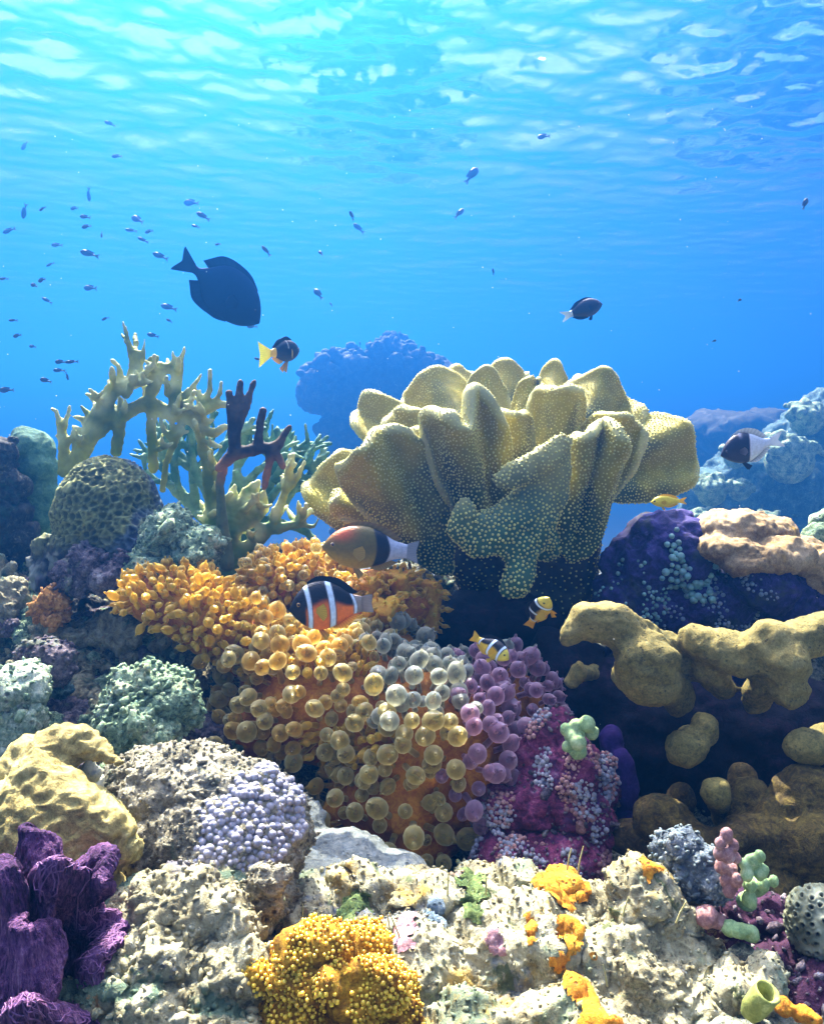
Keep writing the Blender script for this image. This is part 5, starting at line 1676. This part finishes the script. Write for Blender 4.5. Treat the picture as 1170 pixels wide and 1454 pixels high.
    blob('pink_pebble', [(1004, 1300, 0.56, 18, 18, 15), (1018, 1308, 0.56, 15, 15, 12)], 0.0013, M_PINKN, 'rounded pinkish pebble below the nubby spire', 'stone', rough(0.002, 60, 0.001, 160, 0.0005, 300, seed=5), smooth=3)
    blob('green_pebble', [(1066, 1325, 0.55, 13, 13, 13), (1052, 1322, 0.55, 16, 14, 11), (1036, 1316, 0.555, 12)], 0.0013, M_NUB, 'pale green tipped pebble in the dark gap by the ball coral', 'stone', rough(0.002, 60, 0.001, 160, 0.0005, 300, seed=7), smooth=3)
    blob('maroon_rock', [(1070, 1330, 0.60, 70, 50, 60), (1110, 1380, 0.57, 60, 50, 50), (1180, 1420, 0.53, 70, 50, 40)], 0.003,
         mat_rock('maroon_rock', [(0, (0.01, 0.002, 0.008)), (0.6, (0.04, 0.01, 0.03)), (1, (0.14, 0.06, 0.1))], 16, 120, 0.7), 'dark maroon rock in the gap between the nubby spire and the ball coral', 'rock', rough(0.010, 25, 0.008, 60, 0.004, 140, seed=5))
    crust(bpy.data.objects['maroon_rock'], 0.006, 0.002, M_PLUM, 38)
    blob('yellow_sponge', [(1115, 1430, 0.48, 16, 15, 14), (1140, 1438, 0.478, 18, 16, 13), (1155, 1448, 0.476, 14)], 0.0013, M_SPONGE, 'small yellow orange sponge in the bottom right corner', 'sponge', rough(0.003, 50, 0.001, 160, 0.0005, 300, seed=8), smooth=4)
    # green tunicate: a little open tube
    t = at(1064, 1440, 0.475)
    th = np.linspace(0, 2 * np.pi, 40, endpoint=False)
    prof = np.array([(0, 0.7), (0.3, 0.95), (0.6, 1.0), (0.85, 0.92), (0.97, 0.95), (1.0, 0.85), (0.96, 0.7), (0.7, 0.66), (0.35, 0.55), (0.3, 0.01)])
    T, I = np.meshgrid(th, np.arange(len(prof)), indexing='ij')
    X = np.stack([0.0085 * prof[I, 1] * np.cos(T), 0.0085 * prof[I, 1] * np.sin(T), 0.026 * prof[I, 0]], 2).reshape(-1, 3)
    X = X @ np.array(orient((0.25, -0.35, 0.9), 0)).T + np.array(t)
    me = mesh_np('tube_sponge', X, grid_faces(40, len(prof), True))
    push(me, lambda V, N: 0.0008 * fbm(V * 120, 2, seed=1))
    meta(link('tube_sponge', me, mat_rock('tube_green', [(0, (0.12, 0.14, 0.02)), (0.6, (0.30, 0.32, 0.08)), (1, (0.5, 0.5, 0.2))], 60, 200, 0.3), t), 'yellow green open tube sponge in front of the cream rock, bottom right', 'sponge')
    # thin algae threads standing on the pale rock
    ma = mat_plain('alga', (0.40, 0.36, 0.14), 0.7, 0.2)
    for k, (px, py, Y, L, dx) in enumerate([(430, 1330, 0.57, 46, 0), (560, 1360, 0.54, 60, -10), (575, 1358, 0.54, 62, -22), (805, 1235, 0.62, 30, 6), (820, 1240, 0.62, 38, 8), (862, 1400, 0.48, 30, -6), (635, 1280, 0.6, 40, 2), (690, 1270, 0.6, 24, 0), (884, 1300, 0.55, 26, 8), (960, 1310, 0.53, 30, 14)]):
        S = px_chain([(px, py, Y, 1.6), (px + dx * 0.4, py - L * 0.5, Y, 1.3), (px + dx, py - L, Y, 0.9)])
        V, Fq = spheres_np([q[:3] for q in S], np.array([q[3] for q in S]), 1)
        o = link('alga_thread', mesh_np('alga_thread', V, Fq), ma, at(px, py, Y))
        meta(o, 'thin tan alga thread sprouting from the cream rock', 'alga', 'alga threads on the cream rock')
fore()
# ------------------------------------------------------------------ fish
def fish_body(name, L, top, bot, wid, color, nu=110, nv=56, power=2.0):
    """snout at x = +L/2, tail stem at x = -L/2; top, bot, wid: [(s, height/L)] from snout (0) to tail stem (1)"""
    s = np.linspace(0, 1, nu)
    s = (1 - np.cos(s * np.pi * 0.62)) / (1 - math.cos(np.pi * 0.62))
    def curve(c):
        c = np.array(c)
        x, y = c[:, 0], c[:, 1]
        m = np.gradient(y, x)
        k = np.clip(np.searchsorted(x, s) - 1, 0, len(x) - 2)
        h = x[k + 1] - x[k]
        t = (s - x[k]) / h
        return (1 + 2 * t) * (1 - t) ** 2 * y[k] + t * (1 - t) ** 2 * h * m[k] + t * t * (3 - 2 * t) * y[k + 1] + t * t * (t - 1) * h * m[k + 1]
    T, B, W = curve(top), curve(bot), curve(wid)
    T[0], B[0], W[0] = (T[0] + B[0]) / 2 + 1e-4, (T[0] + B[0]) / 2 - 1e-4, 1e-4
    a = np.linspace(0, 2 * np.pi, nv, endpoint=False)
    A, I = np.meshgrid(a, np.arange(nu), indexing='ij')
    mid, hh = (T + B) / 2, (T - B) / 2
    X = L * (0.5 - s[I])
    Z = L * (mid[I] + hh[I] * np.cos(A))
    Yy = L * W[I] * np.sign(np.sin(A)) * np.abs(np.sin(A)) ** (2 / power)
    V = np.stack([X, Yy, Z], 2).reshape(-1, 3)
    me = mesh_np(name, V, grid_faces(nv, nu, True)[:, ::-1])
    zr = np.cos(A).ravel()
    paint(me, np.clip(color(s[I].ravel(), zr, V), 0, 1))
    return me, (lambda q: (float(np.interp(q, s, T)) * L, float(np.interp(q, s, B)) * L, float(np.interp(q, s, W)) * L))

def fin_mesh(name, base, tip, thick, col_base, col_tip, n=26, m=14, ruffle=0.0, split=None):
    """a thin fin between two 3-D polylines"""
    def res(p, k):
        p = np.array(p, float)
        d = np.concatenate([[0], np.cumsum(np.linalg.norm(np.diff(p, axis=0), axis=1) + 1e-9)])
        t = np.linspace(0, d[-1], k)
        return np.stack([np.interp(t, d, p[:, c]) for c in range(3)], 1)
    b, e = res(base, n), res(tip, n)
    for _ in range(2):
        e[1:-1] = 0.25 * e[:-2] + 0.5 * e[1:-1] + 0.25 * e[2:]
    v = np.linspace(0, 1, m)
    C = b[:, None] * (1 - v)[None, :, None] + e[:, None] * v[None, :, None]
    du, dv = np.gradient(C, axis=0), np.gradient(C, axis=1)
    N = np.cross(du, dv)
    N /= np.linalg.norm(N, axis=2)[..., None] + 1e-12
    u = np.linspace(0, 1, n)
    if ruffle:
        C = C + N * (ruffle * np.sin(u * 17) [:, None] * v[None])[..., None]
    h = thick * (1.05 - 0.9 * v)[None, :] * np.minimum(1, np.minimum(u, 1 - u) * 12 + 0.05)[:, None]
    A, Bk = C + N * h[..., None] / 2, C - N * h[..., None] / 2
    k = n * m
    Fq = grid_faces(n, m)
    rim = [i * m for i in range(n)] + [(n - 1) * m + j for j in range(1, m)] + [i * m + m - 1 for i in range(n - 2, -1, -1)] + [j for j in range(m - 2, 0, -1)]
    R2 = np.array([[rim[i], rim[(i + 1) % len(rim)], rim[(i + 1) % len(rim)] + k, rim[i] + k] for i in range(len(rim))])
    V = np.concatenate([A.reshape(-1, 3), Bk.reshape(-1, 3)])
    me = mesh_np(name, V, np.concatenate([Fq, Fq[:, ::-1] + k, R2]))
    w = np.tile(np.tile(v, n), 2)[:, None]
    ray = np.tile(np.repeat(0.85 + 0.15 * np.cos(u * 2 * np.pi * 11), m), 2)[:, None]
    paint(me, ((1 - w) * np.array(col_base) + w * np.array(col_tip)) * ray)
    return me

M_SKIN = mat_pigment('fish_skin', 0.45, 0.35, var=0.22, vscale=260)
def _scales():
    nt = M_SKIN.node_tree
    p = [n for n in nt.nodes if n.type == 'BSDF_PRINCIPLED'][0]
    v = [n for n in nt.nodes if n.type == 'TEX_COORD'][0].outputs['Object']
    vo = nt.nodes.new('ShaderNodeTexVoronoi')
    vo.inputs['Scale'].default_value = 520
    mp = nt.nodes.new('ShaderNodeMapping')
    mp.inputs['Scale'].default_value = (0.8, 0.1, 1.2)
    nt.links.new(v, mp.inputs['Vector'])
    nt.links.new(mp.outputs[0], vo.inputs['Vector'])
    b = nt.nodes.new('ShaderNodeBump')
    b.inputs['Strength'].default_value = 0.35
    b.inputs['Distance'].default_value = 0.0008
    nt.links.new(vo.outputs['Distance'], b.inputs['Height'])
    nt.links.new(b.outputs[0], p.inputs['Normal'])
_scales()
M_DARKSKIN = mat_pigment('dark_fish_skin', 0.75, 0.08, var=0.15, vscale=200)
M_DARKFIN = mat_pigment('dark_fish_fin', 0.75, 0.08, var=0.1)
M_FIN = mat_pigment('fish_fin', 0.45, 0.35, trans=0.35, var=0.12)
M_EYE = mat_pigment('fish_eye', 0.08, 0.6, var=0.0)

def pose(o, p, ang, yaw=0.0, roll=0.0):
    """ang: heading in the picture (0 right, 90 up, 180 left); yaw: turned away from the camera (+) or towards it"""
    a, y = R(ang), R(yaw)
    x = Vector((math.cos(a) * math.cos(y), math.sin(y), math.sin(a) * math.cos(y)))
    up = Vector((-math.sin(a), 0, math.cos(a)))
    if up.z < 0 or (abs(up.z) < 1e-6):
        up = -up
    side = up.cross(x).normalized()
    up = x.cross(side).normalized()
    M = Matrix((x, side, up)).transposed() @ Matrix.Rotation(R(roll), 3, 'X')
    o.rotation_euler = M.to_euler()
    o.location = p

def local(name, me, mat, parent=None):
    o = bpy.data.objects.new(name, me)
    COL.objects.link(o)
    me.materials.append(mat)
    if parent is not None:
        o.parent = parent
    return o

def eye(parent, x, y, z, r, iris=(0.25, 0.18, 0.08)):
    V, Fq = ico(3)
    for s in (1, -1):
        VV = V * (r, r * 0.6, r)
        me = mesh_np('eye', VV, Fq)
        d = np.hypot(V[:, 0], V[:, 2])
        pup = (d < 0.55)[:, None]
        paint(me, np.where(pup, np.array([[0.004, 0.004, 0.006]]), np.array([iris])))
        o = local('eye', me, M_EYE, parent)
        o.location = (x, s * (y - r * 0.18), z)

def make_fish(name, L, top, bot, wid, color, dorsal, anal, tail, pect=None, pelv=None, eyepos=None, iris=(0.25, 0.18, 0.08), power=2.0, skin=None, fin=None):
    skin, fin = skin or M_SKIN, fin or M_FIN
    me, at_s = fish_body(name, L, top, bot, wid, color, power=power)
    o = local(name, me, skin)
    def strip(nm, s0, s1, heights, sgn, cb, ct, lean=0.10):
        ss = np.linspace(s0, s1, 24)
        base, tp = [], []
        for q in ss:
            T, B, W = at_s(q)
            e = T if sgn > 0 else B
            f = (q - s0) / (s1 - s0)
            hgt = np.interp(f, np.linspace(0, 1, len(heights)), heights) * L
            base.append((L * (0.5 - q), 0, e - sgn * 0.012 * L))
            tp.append((L * (0.5 - q - lean * f), 0, e + sgn * hgt))
        local(nm, fin_mesh(nm, base, tp, 0.012 * L, cb, ct, 40), fin, o)
    if dorsal:
        strip('dorsal_fin', *dorsal[:3], 1, *dorsal[3:])
    if anal:
        strip('anal_fin', *anal[:3], -1, *anal[3:])
    if tail:
        ln, span, fork, cb, ct = tail
        T, B, W = at_s(1.0)
        x0 = -0.5 * L + 0.02 * L
        base = [(x0, 0, B + (T - B) * f) for f in (0, 0.25, 0.5, 0.75, 1)]
        tp = [(x0 - ln * L, 0, -span * L + (T + B) / 2), (x0 - ln * L * 0.98, 0, -span * 0.75 * L + (T + B) / 2), (x0 - (ln - fork) * L, 0, (T + B) / 2), (x0 - ln * L * 0.98, 0, span * 0.75 * L + (T + B) / 2), (x0 - ln * L, 0, span * L + (T + B) / 2)]
        local('tail_fin', fin_mesh('tail_fin', base, tp, 0.02 * L, cb, ct, 30), fin, o)
    if pect:
        q, zf, ln, hgt, cb, ct, spread = pect
        T, B, W = at_s(q)
        z0 = B + (T - B) * zf
        for s in (1, -1):
            x0, y0 = L * (0.5 - q), s * W * 0.93
            base = [(x0, y0, z0 + 0.03 * L), (x0, y0, z0), (x0, y0, z0 - 0.03 * L)]
            ex, ey = ln * L * math.cos(spread), s * ln * L * math.sin(spread)
            tp = [(x0 - ex * 0.75, y0 + ey * 0.75, z0 + hgt * 0.55 * L), (x0 - ex, y0 + ey, z0 + hgt * 0.2 * L), (x0 - ex, y0 + ey, z0 - hgt * 0.35 * L), (x0 - ex * 0.6, y0 + ey * 0.6, z0 - hgt * 0.7 * L)]
            local('pectoral_fin', fin_mesh('pectoral_fin', base, tp, 0.010 * L, cb, ct, 20, 10), fin, o)
    if pelv:
        q, ln, cb, ct = pelv
        T, B, W = at_s(q)
        for s in (1, -1):
            base = [(L * (0.5 - q + 0.03), s * 0.02 * L, B + 0.012 * L), (L * (0.5 - q - 0.03), s * 0.02 * L, B + 0.012 * L)]
            tp = [(L * (0.5 - q - ln * 0.35), s * 0.06 * L, B - ln * L), (L * (0.5 - q - ln * 0.9), s * 0.04 * L, B - ln * 0.55 * L)]
            local('pelvic_fin', fin_mesh('pelvic_fin', base, tp, 0.010 * L, cb, ct, 14, 8), fin, o)
    if eyepos:
        q, zf, r = eyepos
        T, B, W = at_s(q)
        z0 = B + (T - B) * zf
        zr = (z0 - (T + B) / 2) / ((T - B) / 2)
        eye(o, L * (0.5 - q), W * math.sqrt(max(0.05, 1 - zr * zr)), z0, r * L, iris)
    return o

CL_TOP = [(0, 0.02), (0.08, 0.13), (0.22, 0.235), (0.42, 0.285), (0.65, 0.235), (0.85, 0.125), (1, 0.085)]
CL_BOT = [(0, -0.02), (0.08, -0.10), (0.22, -0.19), (0.42, -0.235), (0.65, -0.19), (0.85, -0.105), (1, -0.08)]
CL_WID = [(0, 0.02), (0.1, 0.09), (0.3, 0.135), (0.5, 0.13), (0.75, 0.075), (1, 0.025)]
BLK, WHT, ORG, YEL = np.array([0.004, 0.004, 0.006]), np.array([0.62, 0.76, 0.86]), np.array([0.80, 0.17, 0.004]), np.array([0.75, 0.50, 0.03])

def band(s, c, w, e=0.012):
    return (sstep(c - w / 2 - e, c - w / 2 + e, s) * (1 - sstep(c + w / 2 - e, c + w / 2 + e, s)))[:, None]

def clark(belly, face, tailc):
    def color(s, z, V):
        sb = s - 0.03 * (1 - z * z) + 0.02 * z
        dark = sstep(-0.12, 0.22, z + 0.15 * np.sin(s * 9))[:, None]
        C = dark * BLK + (1 - dark) * belly
        f = (1 - sstep(0.17, 0.22, sb))[:, None]
        C = C * (1 - f) + f * face
        t = sstep(0.86, 0.90, s)[:, None]
        C = C * (1 - t) + t * tailc
        for c, w in ((0.25, 0.055), (0.56, 0.075), (0.88, 0.035)):
            k = band(sb, c, w * 1.35, 0.008)
            C = C * (1 - k) + k * BLK
            k = band(sb, c, w, 0.008)
            C = C * (1 - k) + k * WHT
        return C
    return color

def named_fish():
    yf = (YEL, YEL * 1.1)
    big = lambda c, k: [(a, b * k) for a, b in c]
    o = make_fish('clownfish', 0.077, big(CL_TOP, 1.32), big(CL_BOT, 1.32), CL_WID, clark(ORG, BLK * 1.5, np.array([0.25, 0.2, 0.15])),
                  (0.26, 0.86, [0.03, 0.07, 0.06, 0.075, 0.06, 0.01], BLK, BLK * 2), (0.58, 0.88, [0.02, 0.08, 0.07, 0.02], ORG * 0.8, YEL), (0.18, 0.13, 0.02, np.array([0.3, 0.25, 0.2]), np.array([0.35, 0.32, 0.28])),
                  (0.36, 0.42, 0.20, 0.20, YEL, YEL, 0.75), (0.40, 0.15, ORG, YEL), (0.13, 0.62, 0.030), (0.35, 0.2, 0.05))
    pose(o, at(463, 862, 0.83), 183, -8, 4)
    meta(o, 'black and orange clownfish with two pale blue bars hovering over the golden anemone', 'fish')

    o = make_fish('clownfish', 0.040, CL_TOP, CL_BOT, CL_WID, clark(YEL * 0.8, YEL * np.array([0.9, 1.1, 2.0]), YEL),
                  (0.26, 0.86, [0.03, 0.08, 0.06, 0.08, 0.01], BLK, BLK * 2), (0.58, 0.88, [0.02, 0.08, 0.07, 0.02], YEL, YEL), (0.22, 0.16, 0.04, YEL * 0.8, YEL), (0.36, 0.42, 0.22, 0.2, YEL, YEL, 0.75), (0.40, 0.15, YEL, YEL), (0.13, 0.62, 0.035), (0.35, 0.3, 0.05))
    pose(o, at(700, 922, 0.82), -28, -28, 0)
    meta(o, 'small yellow faced clownfish with a blue white bar just above the purple tentacles', 'fish')

    o = make_fish('clownfish', 0.046, CL_TOP, CL_BOT, CL_WID, clark(YEL, YEL * np.array([0.95, 1.1, 1.8]), YEL),
                  (0.26, 0.86, [0.03, 0.08, 0.06, 0.08, 0.01], BLK, BLK * 2), (0.58, 0.88, [0.02, 0.08, 0.07, 0.02], ORG, YEL), (0.26, 0.13, 0.03, YEL * np.array([1, 0.8, 1]), YEL * 0.9), (0.36, 0.42, 0.24, 0.2, YEL, YEL, 0.8), (0.40, 0.18, YEL * 0.9, YEL), (0.13, 0.62, 0.035), (0.35, 0.3, 0.05))
    pose(o, at(767, 866, 0.86), 68, -38, 0)
    meta(o, 'small yellow clownfish tilted steeply upward below the hanging fold of the big coral', 'fish')

    # olive anemonefish with a black collar before its white tail
    def c2(s, z, V):
        C = np.tile(np.array([[0.13, 0.10, 0.010]]), (len(s), 1))
        k = (np.exp(-((s - 0.24) / 0.12) ** 2) * sstep(0.1, 0.8, z))[:, None]
        C = C * (1 - k) + k * np.array([0.55, 0.09, 0.008])
        lo = sstep(0.0, -0.8, z)[:, None]
        C = C * (1 - 0.5 * lo) + 0.5 * lo * np.array([0.4, 0.28, 0.03])
        k = sstep(0.62, 0.65, s + 0.05 * z * z)[:, None]
        C = C * (1 - k) + k * BLK
        k = sstep(0.79, 0.81, s + 0.05 * z * z)[:, None]
        C = C * (1 - k) + k * np.array([0.40, 0.44, 0.52])
        return C
    o = make_fish('anemonefish', 0.102, CL_TOP, CL_BOT, CL_WID, c2, (0.24, 0.84, [0.03, 0.05, 0.045, 0.05, 0.01], (0.2, 0.14, 0.02), (0.3, 0.2, 0.05)), (0.58, 0.80, [0.02, 0.06, 0.05, 0.01], (0.3, 0.2, 0.03), (0.35, 0.25, 0.05)),
                  (0.16, 0.14, 0.03, (0.36, 0.4, 0.46), (0.3, 0.34, 0.4)), (0.36, 0.42, 0.16, 0.15, (0.4, 0.28, 0.04), (0.5, 0.35, 0.06), 0.5), (0.40, 0.12, (0.4, 0.28, 0.04), (0.5, 0.35, 0.05)), (0.12, 0.60, 0.028))
    pose(o, at(518, 780, 0.94), 176, -5, 0)
    meta(o, 'olive brown anemonefish with an orange nape, a black collar and white tail, above the anemone', 'fish')

    # clownfish from behind, yellow tail towards the viewer
    o = make_fish('clownfish', 0.062, CL_TOP, CL_BOT, CL_WID, (lambda s, z, V: np.where((s > 0.84)[:, None], (YEL * 1.1)[None], BLK[None]) + band(s, 0.5, 0.03, 0.01) * (z > 0.3)[:, None] * 0.3), (0.26, 0.86, [0.03, 0.09, 0.07, 0.09, 0.01], BLK, BLK * 2), (0.58, 0.88, [0.02, 0.1, 0.08, 0.02], YEL, YEL),
                  (0.42, 0.30, 0.05, np.array([0.85, 0.75, 0.03]), np.array([0.9, 0.9, 0.12])), (0.36, 0.42, 0.2, 0.2, YEL * 0.6, YEL, 0.6), (0.44, 0.26, YEL * 0.5, YEL * 0.8), (0.13, 0.62, 0.03))
    pose(o, at(405, 500, 1.2), 14, 55, 18)
    meta(o, 'black clownfish with a bright yellow tail swimming away above the fire coral', 'fish')

    # surgeonfish
    navy = np.array([0.004, 0.010, 0.045])
    o = make_fish('surgeonfish', 0.133, [(0, -0.07), (0.05, 0.03), (0.15, 0.16), (0.3, 0.26), (0.5, 0.30), (0.7, 0.25), (0.86, 0.10), (0.93, 0.05), (1, 0.055)],
                  [(0, -0.09), (0.05, -0.15), (0.15, -0.23), (0.3, -0.285), (0.5, -0.29), (0.7, -0.23), (0.86, -0.09), (0.93, -0.05), (1, -0.055)], [(0, 0.02), (0.1, 0.055), (0.3, 0.085), (0.55, 0.08), (0.8, 0.04), (1, 0.018)],
                  lambda s, z, V: np.tile(navy[None], (len(s), 1)) * (1 + 0.3 * z)[:, None], (0.22, 0.84, [0.01, 0.05, 0.06, 0.07, 0.08, 0.03], navy, navy), (0.34, 0.86, [0.01, 0.05, 0.06, 0.08, 0.11, 0.05], navy, navy),
                  (0.22, 0.165, 0.06, navy, navy), (0.30, 0.42, 0.16, 0.14, navy, navy, 0.2), None, (0.12, 0.68, 0.016), (0.02, 0.02, 0.05), 2.0, M_DARKSKIN, M_DARKFIN)
    pose(o, at(324, 416, 1.3), -35, 6, 0)
    meta(o, 'large dark navy surgeonfish swimming down to the right above the fire coral', 'fish')

    # dark damselfish with a pale tail
    o = make_fish('damselfish', 0.055, CL_TOP, CL_BOT, CL_WID, lambda s, z, V: np.where((s > 0.93)[:, None], np.array([[0.45, 0.55, 0.6]]), np.array([[0.006, 0.008, 0.03]])), (0.25, 0.88, [0.02, 0.05, 0.05, 0.07, 0.01], navy, navy), (0.5, 0.88, [0.02, 0.06, 0.07, 0.01], navy, navy),
                  (0.30, 0.16, 0.14, (0.45, 0.55, 0.6), (0.6, 0.7, 0.72)), (0.34, 0.45, 0.16, 0.14, navy, navy, 0.4), (0.4, 0.12, navy, navy), (0.12, 0.62, 0.03), (0.02, 0.02, 0.05))
    pose(o, at(832, 439, 1.3), 18, 5, 0)
    meta(o, 'dark damselfish with a forked pale tail alone in open blue water upper right', 'fish')

    # half black, half white damselfish
    def c3(s, z, V):
        k = sstep(0.55, 0.58, s - 0.06 * z)[:, None]
        C = (1 - k) * np.array([0.008, 0.006, 0.02]) + k * np.array([0.58, 0.64, 0.70])
        b = (np.exp(-((s - 0.44) / 0.035) ** 2) * sstep(0.55, 0.9, z))[:, None]
        return C * (1 - b) + b * np.array([0.35, 0.34, 0.4])
    o = make_fish('damselfish', 0.078, [(0, 0.0), (0.1, 0.15), (0.28, 0.30), (0.48, 0.34), (0.7, 0.24), (0.88, 0.11), (1, 0.08)], [(0, -0.02), (0.1, -0.12), (0.28, -0.24), (0.48, -0.28), (0.7, -0.20), (0.88, -0.09), (1, -0.07)], CL_WID, c3,
                  (0.28, 0.86, [0.02, 0.06, 0.09, 0.10, 0.02], (0.3, 0.33, 0.36), (0.5, 0.56, 0.6)), (0.52, 0.88, [0.02, 0.09, 0.07, 0.01], (0.3, 0.33, 0.36), (0.5, 0.56, 0.6)), (0.26, 0.17, 0.10, (0.55, 0.6, 0.66), (0.55, 0.62, 0.7)),
                  (0.34, 0.42, 0.16, 0.14, (0.05, 0.05, 0.08), (0.2, 0.2, 0.25), 0.4), (0.4, 0.16, (0.01, 0.01, 0.02), (0.02, 0.02, 0.03)), (0.12, 0.6, 0.03), (0.02, 0.02, 0.04))
    pose(o, at(1058, 637, 1.25), 196, 8, 0)
    meta(o, 'damselfish with black front half and white rear before the hazy reef slope', 'fish')

    # yellow damselfish
    o = make_fish('damselfish', 0.036, [(0, 0.0), (0.1, 0.10), (0.3, 0.19), (0.55, 0.19), (0.8, 0.11), (1, 0.06)], [(0, -0.02), (0.1, -0.10), (0.3, -0.18), (0.55, -0.18), (0.8, -0.10), (1, -0.06)], [(0, 0.02), (0.2, 0.09), (0.45, 0.1), (0.8, 0.05), (1, 0.02)],
                  lambda s, z, V: np.tile(np.array([[0.78, 0.60, 0.03]]), (len(s), 1)) * (1 + 0.12 * z)[:, None], (0.25, 0.88, [0.02, 0.06, 0.06, 0.07, 0.01], YEL, YEL), (0.5, 0.88, [0.02, 0.06, 0.07, 0.01], YEL, YEL),
                  (0.26, 0.13, 0.10, YEL, YEL * 1.1), (0.34, 0.45, 0.16, 0.14, YEL, YEL, 0.4), (0.4, 0.12, YEL, YEL), (0.12, 0.6, 0.035), (0.1, 0.1, 0.05))
    pose(o, at(944, 712, 0.98), 182, 0, 0)
    meta(o, 'bright yellow damselfish in the blue gap above the violet rock', 'fish')
named_fish()

def school():
    """small dark fish far out; one mesh each, they are a few pixels long"""
    ms = []
    for k, deep in enumerate((0.20, 0.24, 0.17)):
        me, _ = fish_body('school_fish', 1.0, [(0, 0.0), (0.1, 0.6 * deep), (0.35, deep), (0.6, deep * 0.8), (0.85, deep * 0.35), (1, deep * 0.28)], [(0, -0.02), (0.1, -0.6 * deep), (0.35, -deep), (0.6, -deep * 0.8), (0.85, -deep * 0.35), (1, -deep * 0.28)],
                          [(0, 0.02), (0.3, 0.09), (0.6, 0.08), (1, 0.02)], lambda s, z, V: np.tile(np.array([[0.008, 0.012, 0.04]]), (len(s), 1)), 24, 16)
        fm = fin_mesh('t', [(-0.48, 0, -0.05), (-0.48, 0, 0.05)], [(-0.80, 0, -0.20), (-0.66, 0, 0), (-0.80, 0, 0.20)], 0.02, (0.02, 0.04, 0.08), (0.12, 0.2, 0.25), 12, 5)
        fd = fin_mesh('t', [(0.2, 0, deep * 0.9), (-0.35, 0, deep * 0.4)], [(0.05, 0, deep * 1.25), (-0.42, 0, deep * 0.95)], 0.02, (0.008, 0.012, 0.04), (0.01, 0.02, 0.06), 12, 5)
        j = join_meshes('school_fish', [me, fm, fd])
        j.materials.append(M_SKIN)
        for p in j.polygons:
            p.material_index = 0
        ms.append(j)
    L = [(35, 302, 17, 250), (12, 328, 15, 200), (35, 208, 12, 240), (127, 278, 15, 262), (120, 308, 13, 170), (122, 322, 11, 190), (125, 360, 20, 166), (80, 348, 13, 178), (71, 376, 10, 205), (127, 409, 19, 174), (66, 426, 13, 150),
         (48, 405, 11, 160), (59, 398, 12, 190), (5, 396, 11, 180), (238, 436, 19, 164), (226, 363, 18, 158), (202, 340, 13, 155), (185, 327, 13, 175), (211, 329, 12, 185), (194, 311, 18, 152), (270, 288, 18, 174), (287, 306, 16, 150),
         (277, 321, 11, 160), (149, 453, 9, 200), (216, 476, 14, 165), (85, 514, 12, 180), (101, 514, 14, 185), (83, 526, 13, 178), (64, 540, 13, 165), (96, 535, 10, 280), (8, 554, 16, 182), (24, 477, 11, 190), (46, 492, 11, 172),
         (18, 455, 10, 180), (377, 355, 14, 130), (451, 416, 16, 128), (508, 323, 15, 140), (499, 305, 11, 110), (455, 359, 8, 130), (309, 347, 8, 180), (470, 432, 6, 120), (653, 302, 16, 48), (671, 247, 22, 52), (770, 194, 14, 178),
         (1143, 288, 14, 70), (1050, 426, 7, 30), (700, 385, 8, 95), (357, 464, 12, 182), (366, 510, 10, 160), (60, 297, 10, 200), (155, 175, 12, 160), (165, 222, 12, 178), (105, 296, 10, 180), (145, 334, 8, 270), (240, 455, 8, 150), (1014, 484, 6, 20)]
    r = random.Random(12)
    first = None
    far_right = [(653, 302), (671, 247), (770, 194), (1143, 288), (1050, 426), (700, 385), (1014, 484)]
    for k, (px, py, ln, ang) in enumerate(L):
        Y = r.uniform(1.7, 3.0)
        if first is None:
            o = bpy.data.objects.new('school_fish', ms[0])
            first = o
        else:
            o = first.copy()
            o.data = ms[r.randrange(3)]
        COL.objects.link(o)
        s = ln * pxm(Y) / 1.0
        o.scale = (s, s, s)
        pose(o, at(px, py, Y), ang, r.uniform(-25, 25), 0)
        if px > 600:
            meta(o, 'tiny dark fish in open blue water over the big folded coral', 'fish', 'stray fish over the folded coral')
        elif px > 350:
            meta(o, 'tiny dark fish in the blue water between the surgeonfish and the big coral', 'fish', 'stray fish right of the surgeonfish')
        else:
            meta(o, 'tiny dark fish of the loose school in the blue water upper left', 'fish', 'loose school of tiny fish')
school()

def floating_specks():
    r = np.random.default_rng(44)
    n = 220
    Y = r.uniform(0.35, 2.6, n)
    P = np.array([at(x, y, d) for x, y, d in zip(r.uniform(-60, 1230, n), r.uniform(150, 1200, n), Y)])
    V, Fq = spheres_np(P, r.uniform(0.35, 0.9, n) * Y / F, 1)
    o = bpy.data.objects.new('floating_specks', mesh_np('floating_specks', V, Fq))
    COL.objects.link(o)
    o['kind'] = 'stuff'
    o.data.materials.append(mat_plain('plankton', (0.7, 0.7, 0.65), 0.6, 0.0, 0.1))
floating_specks()
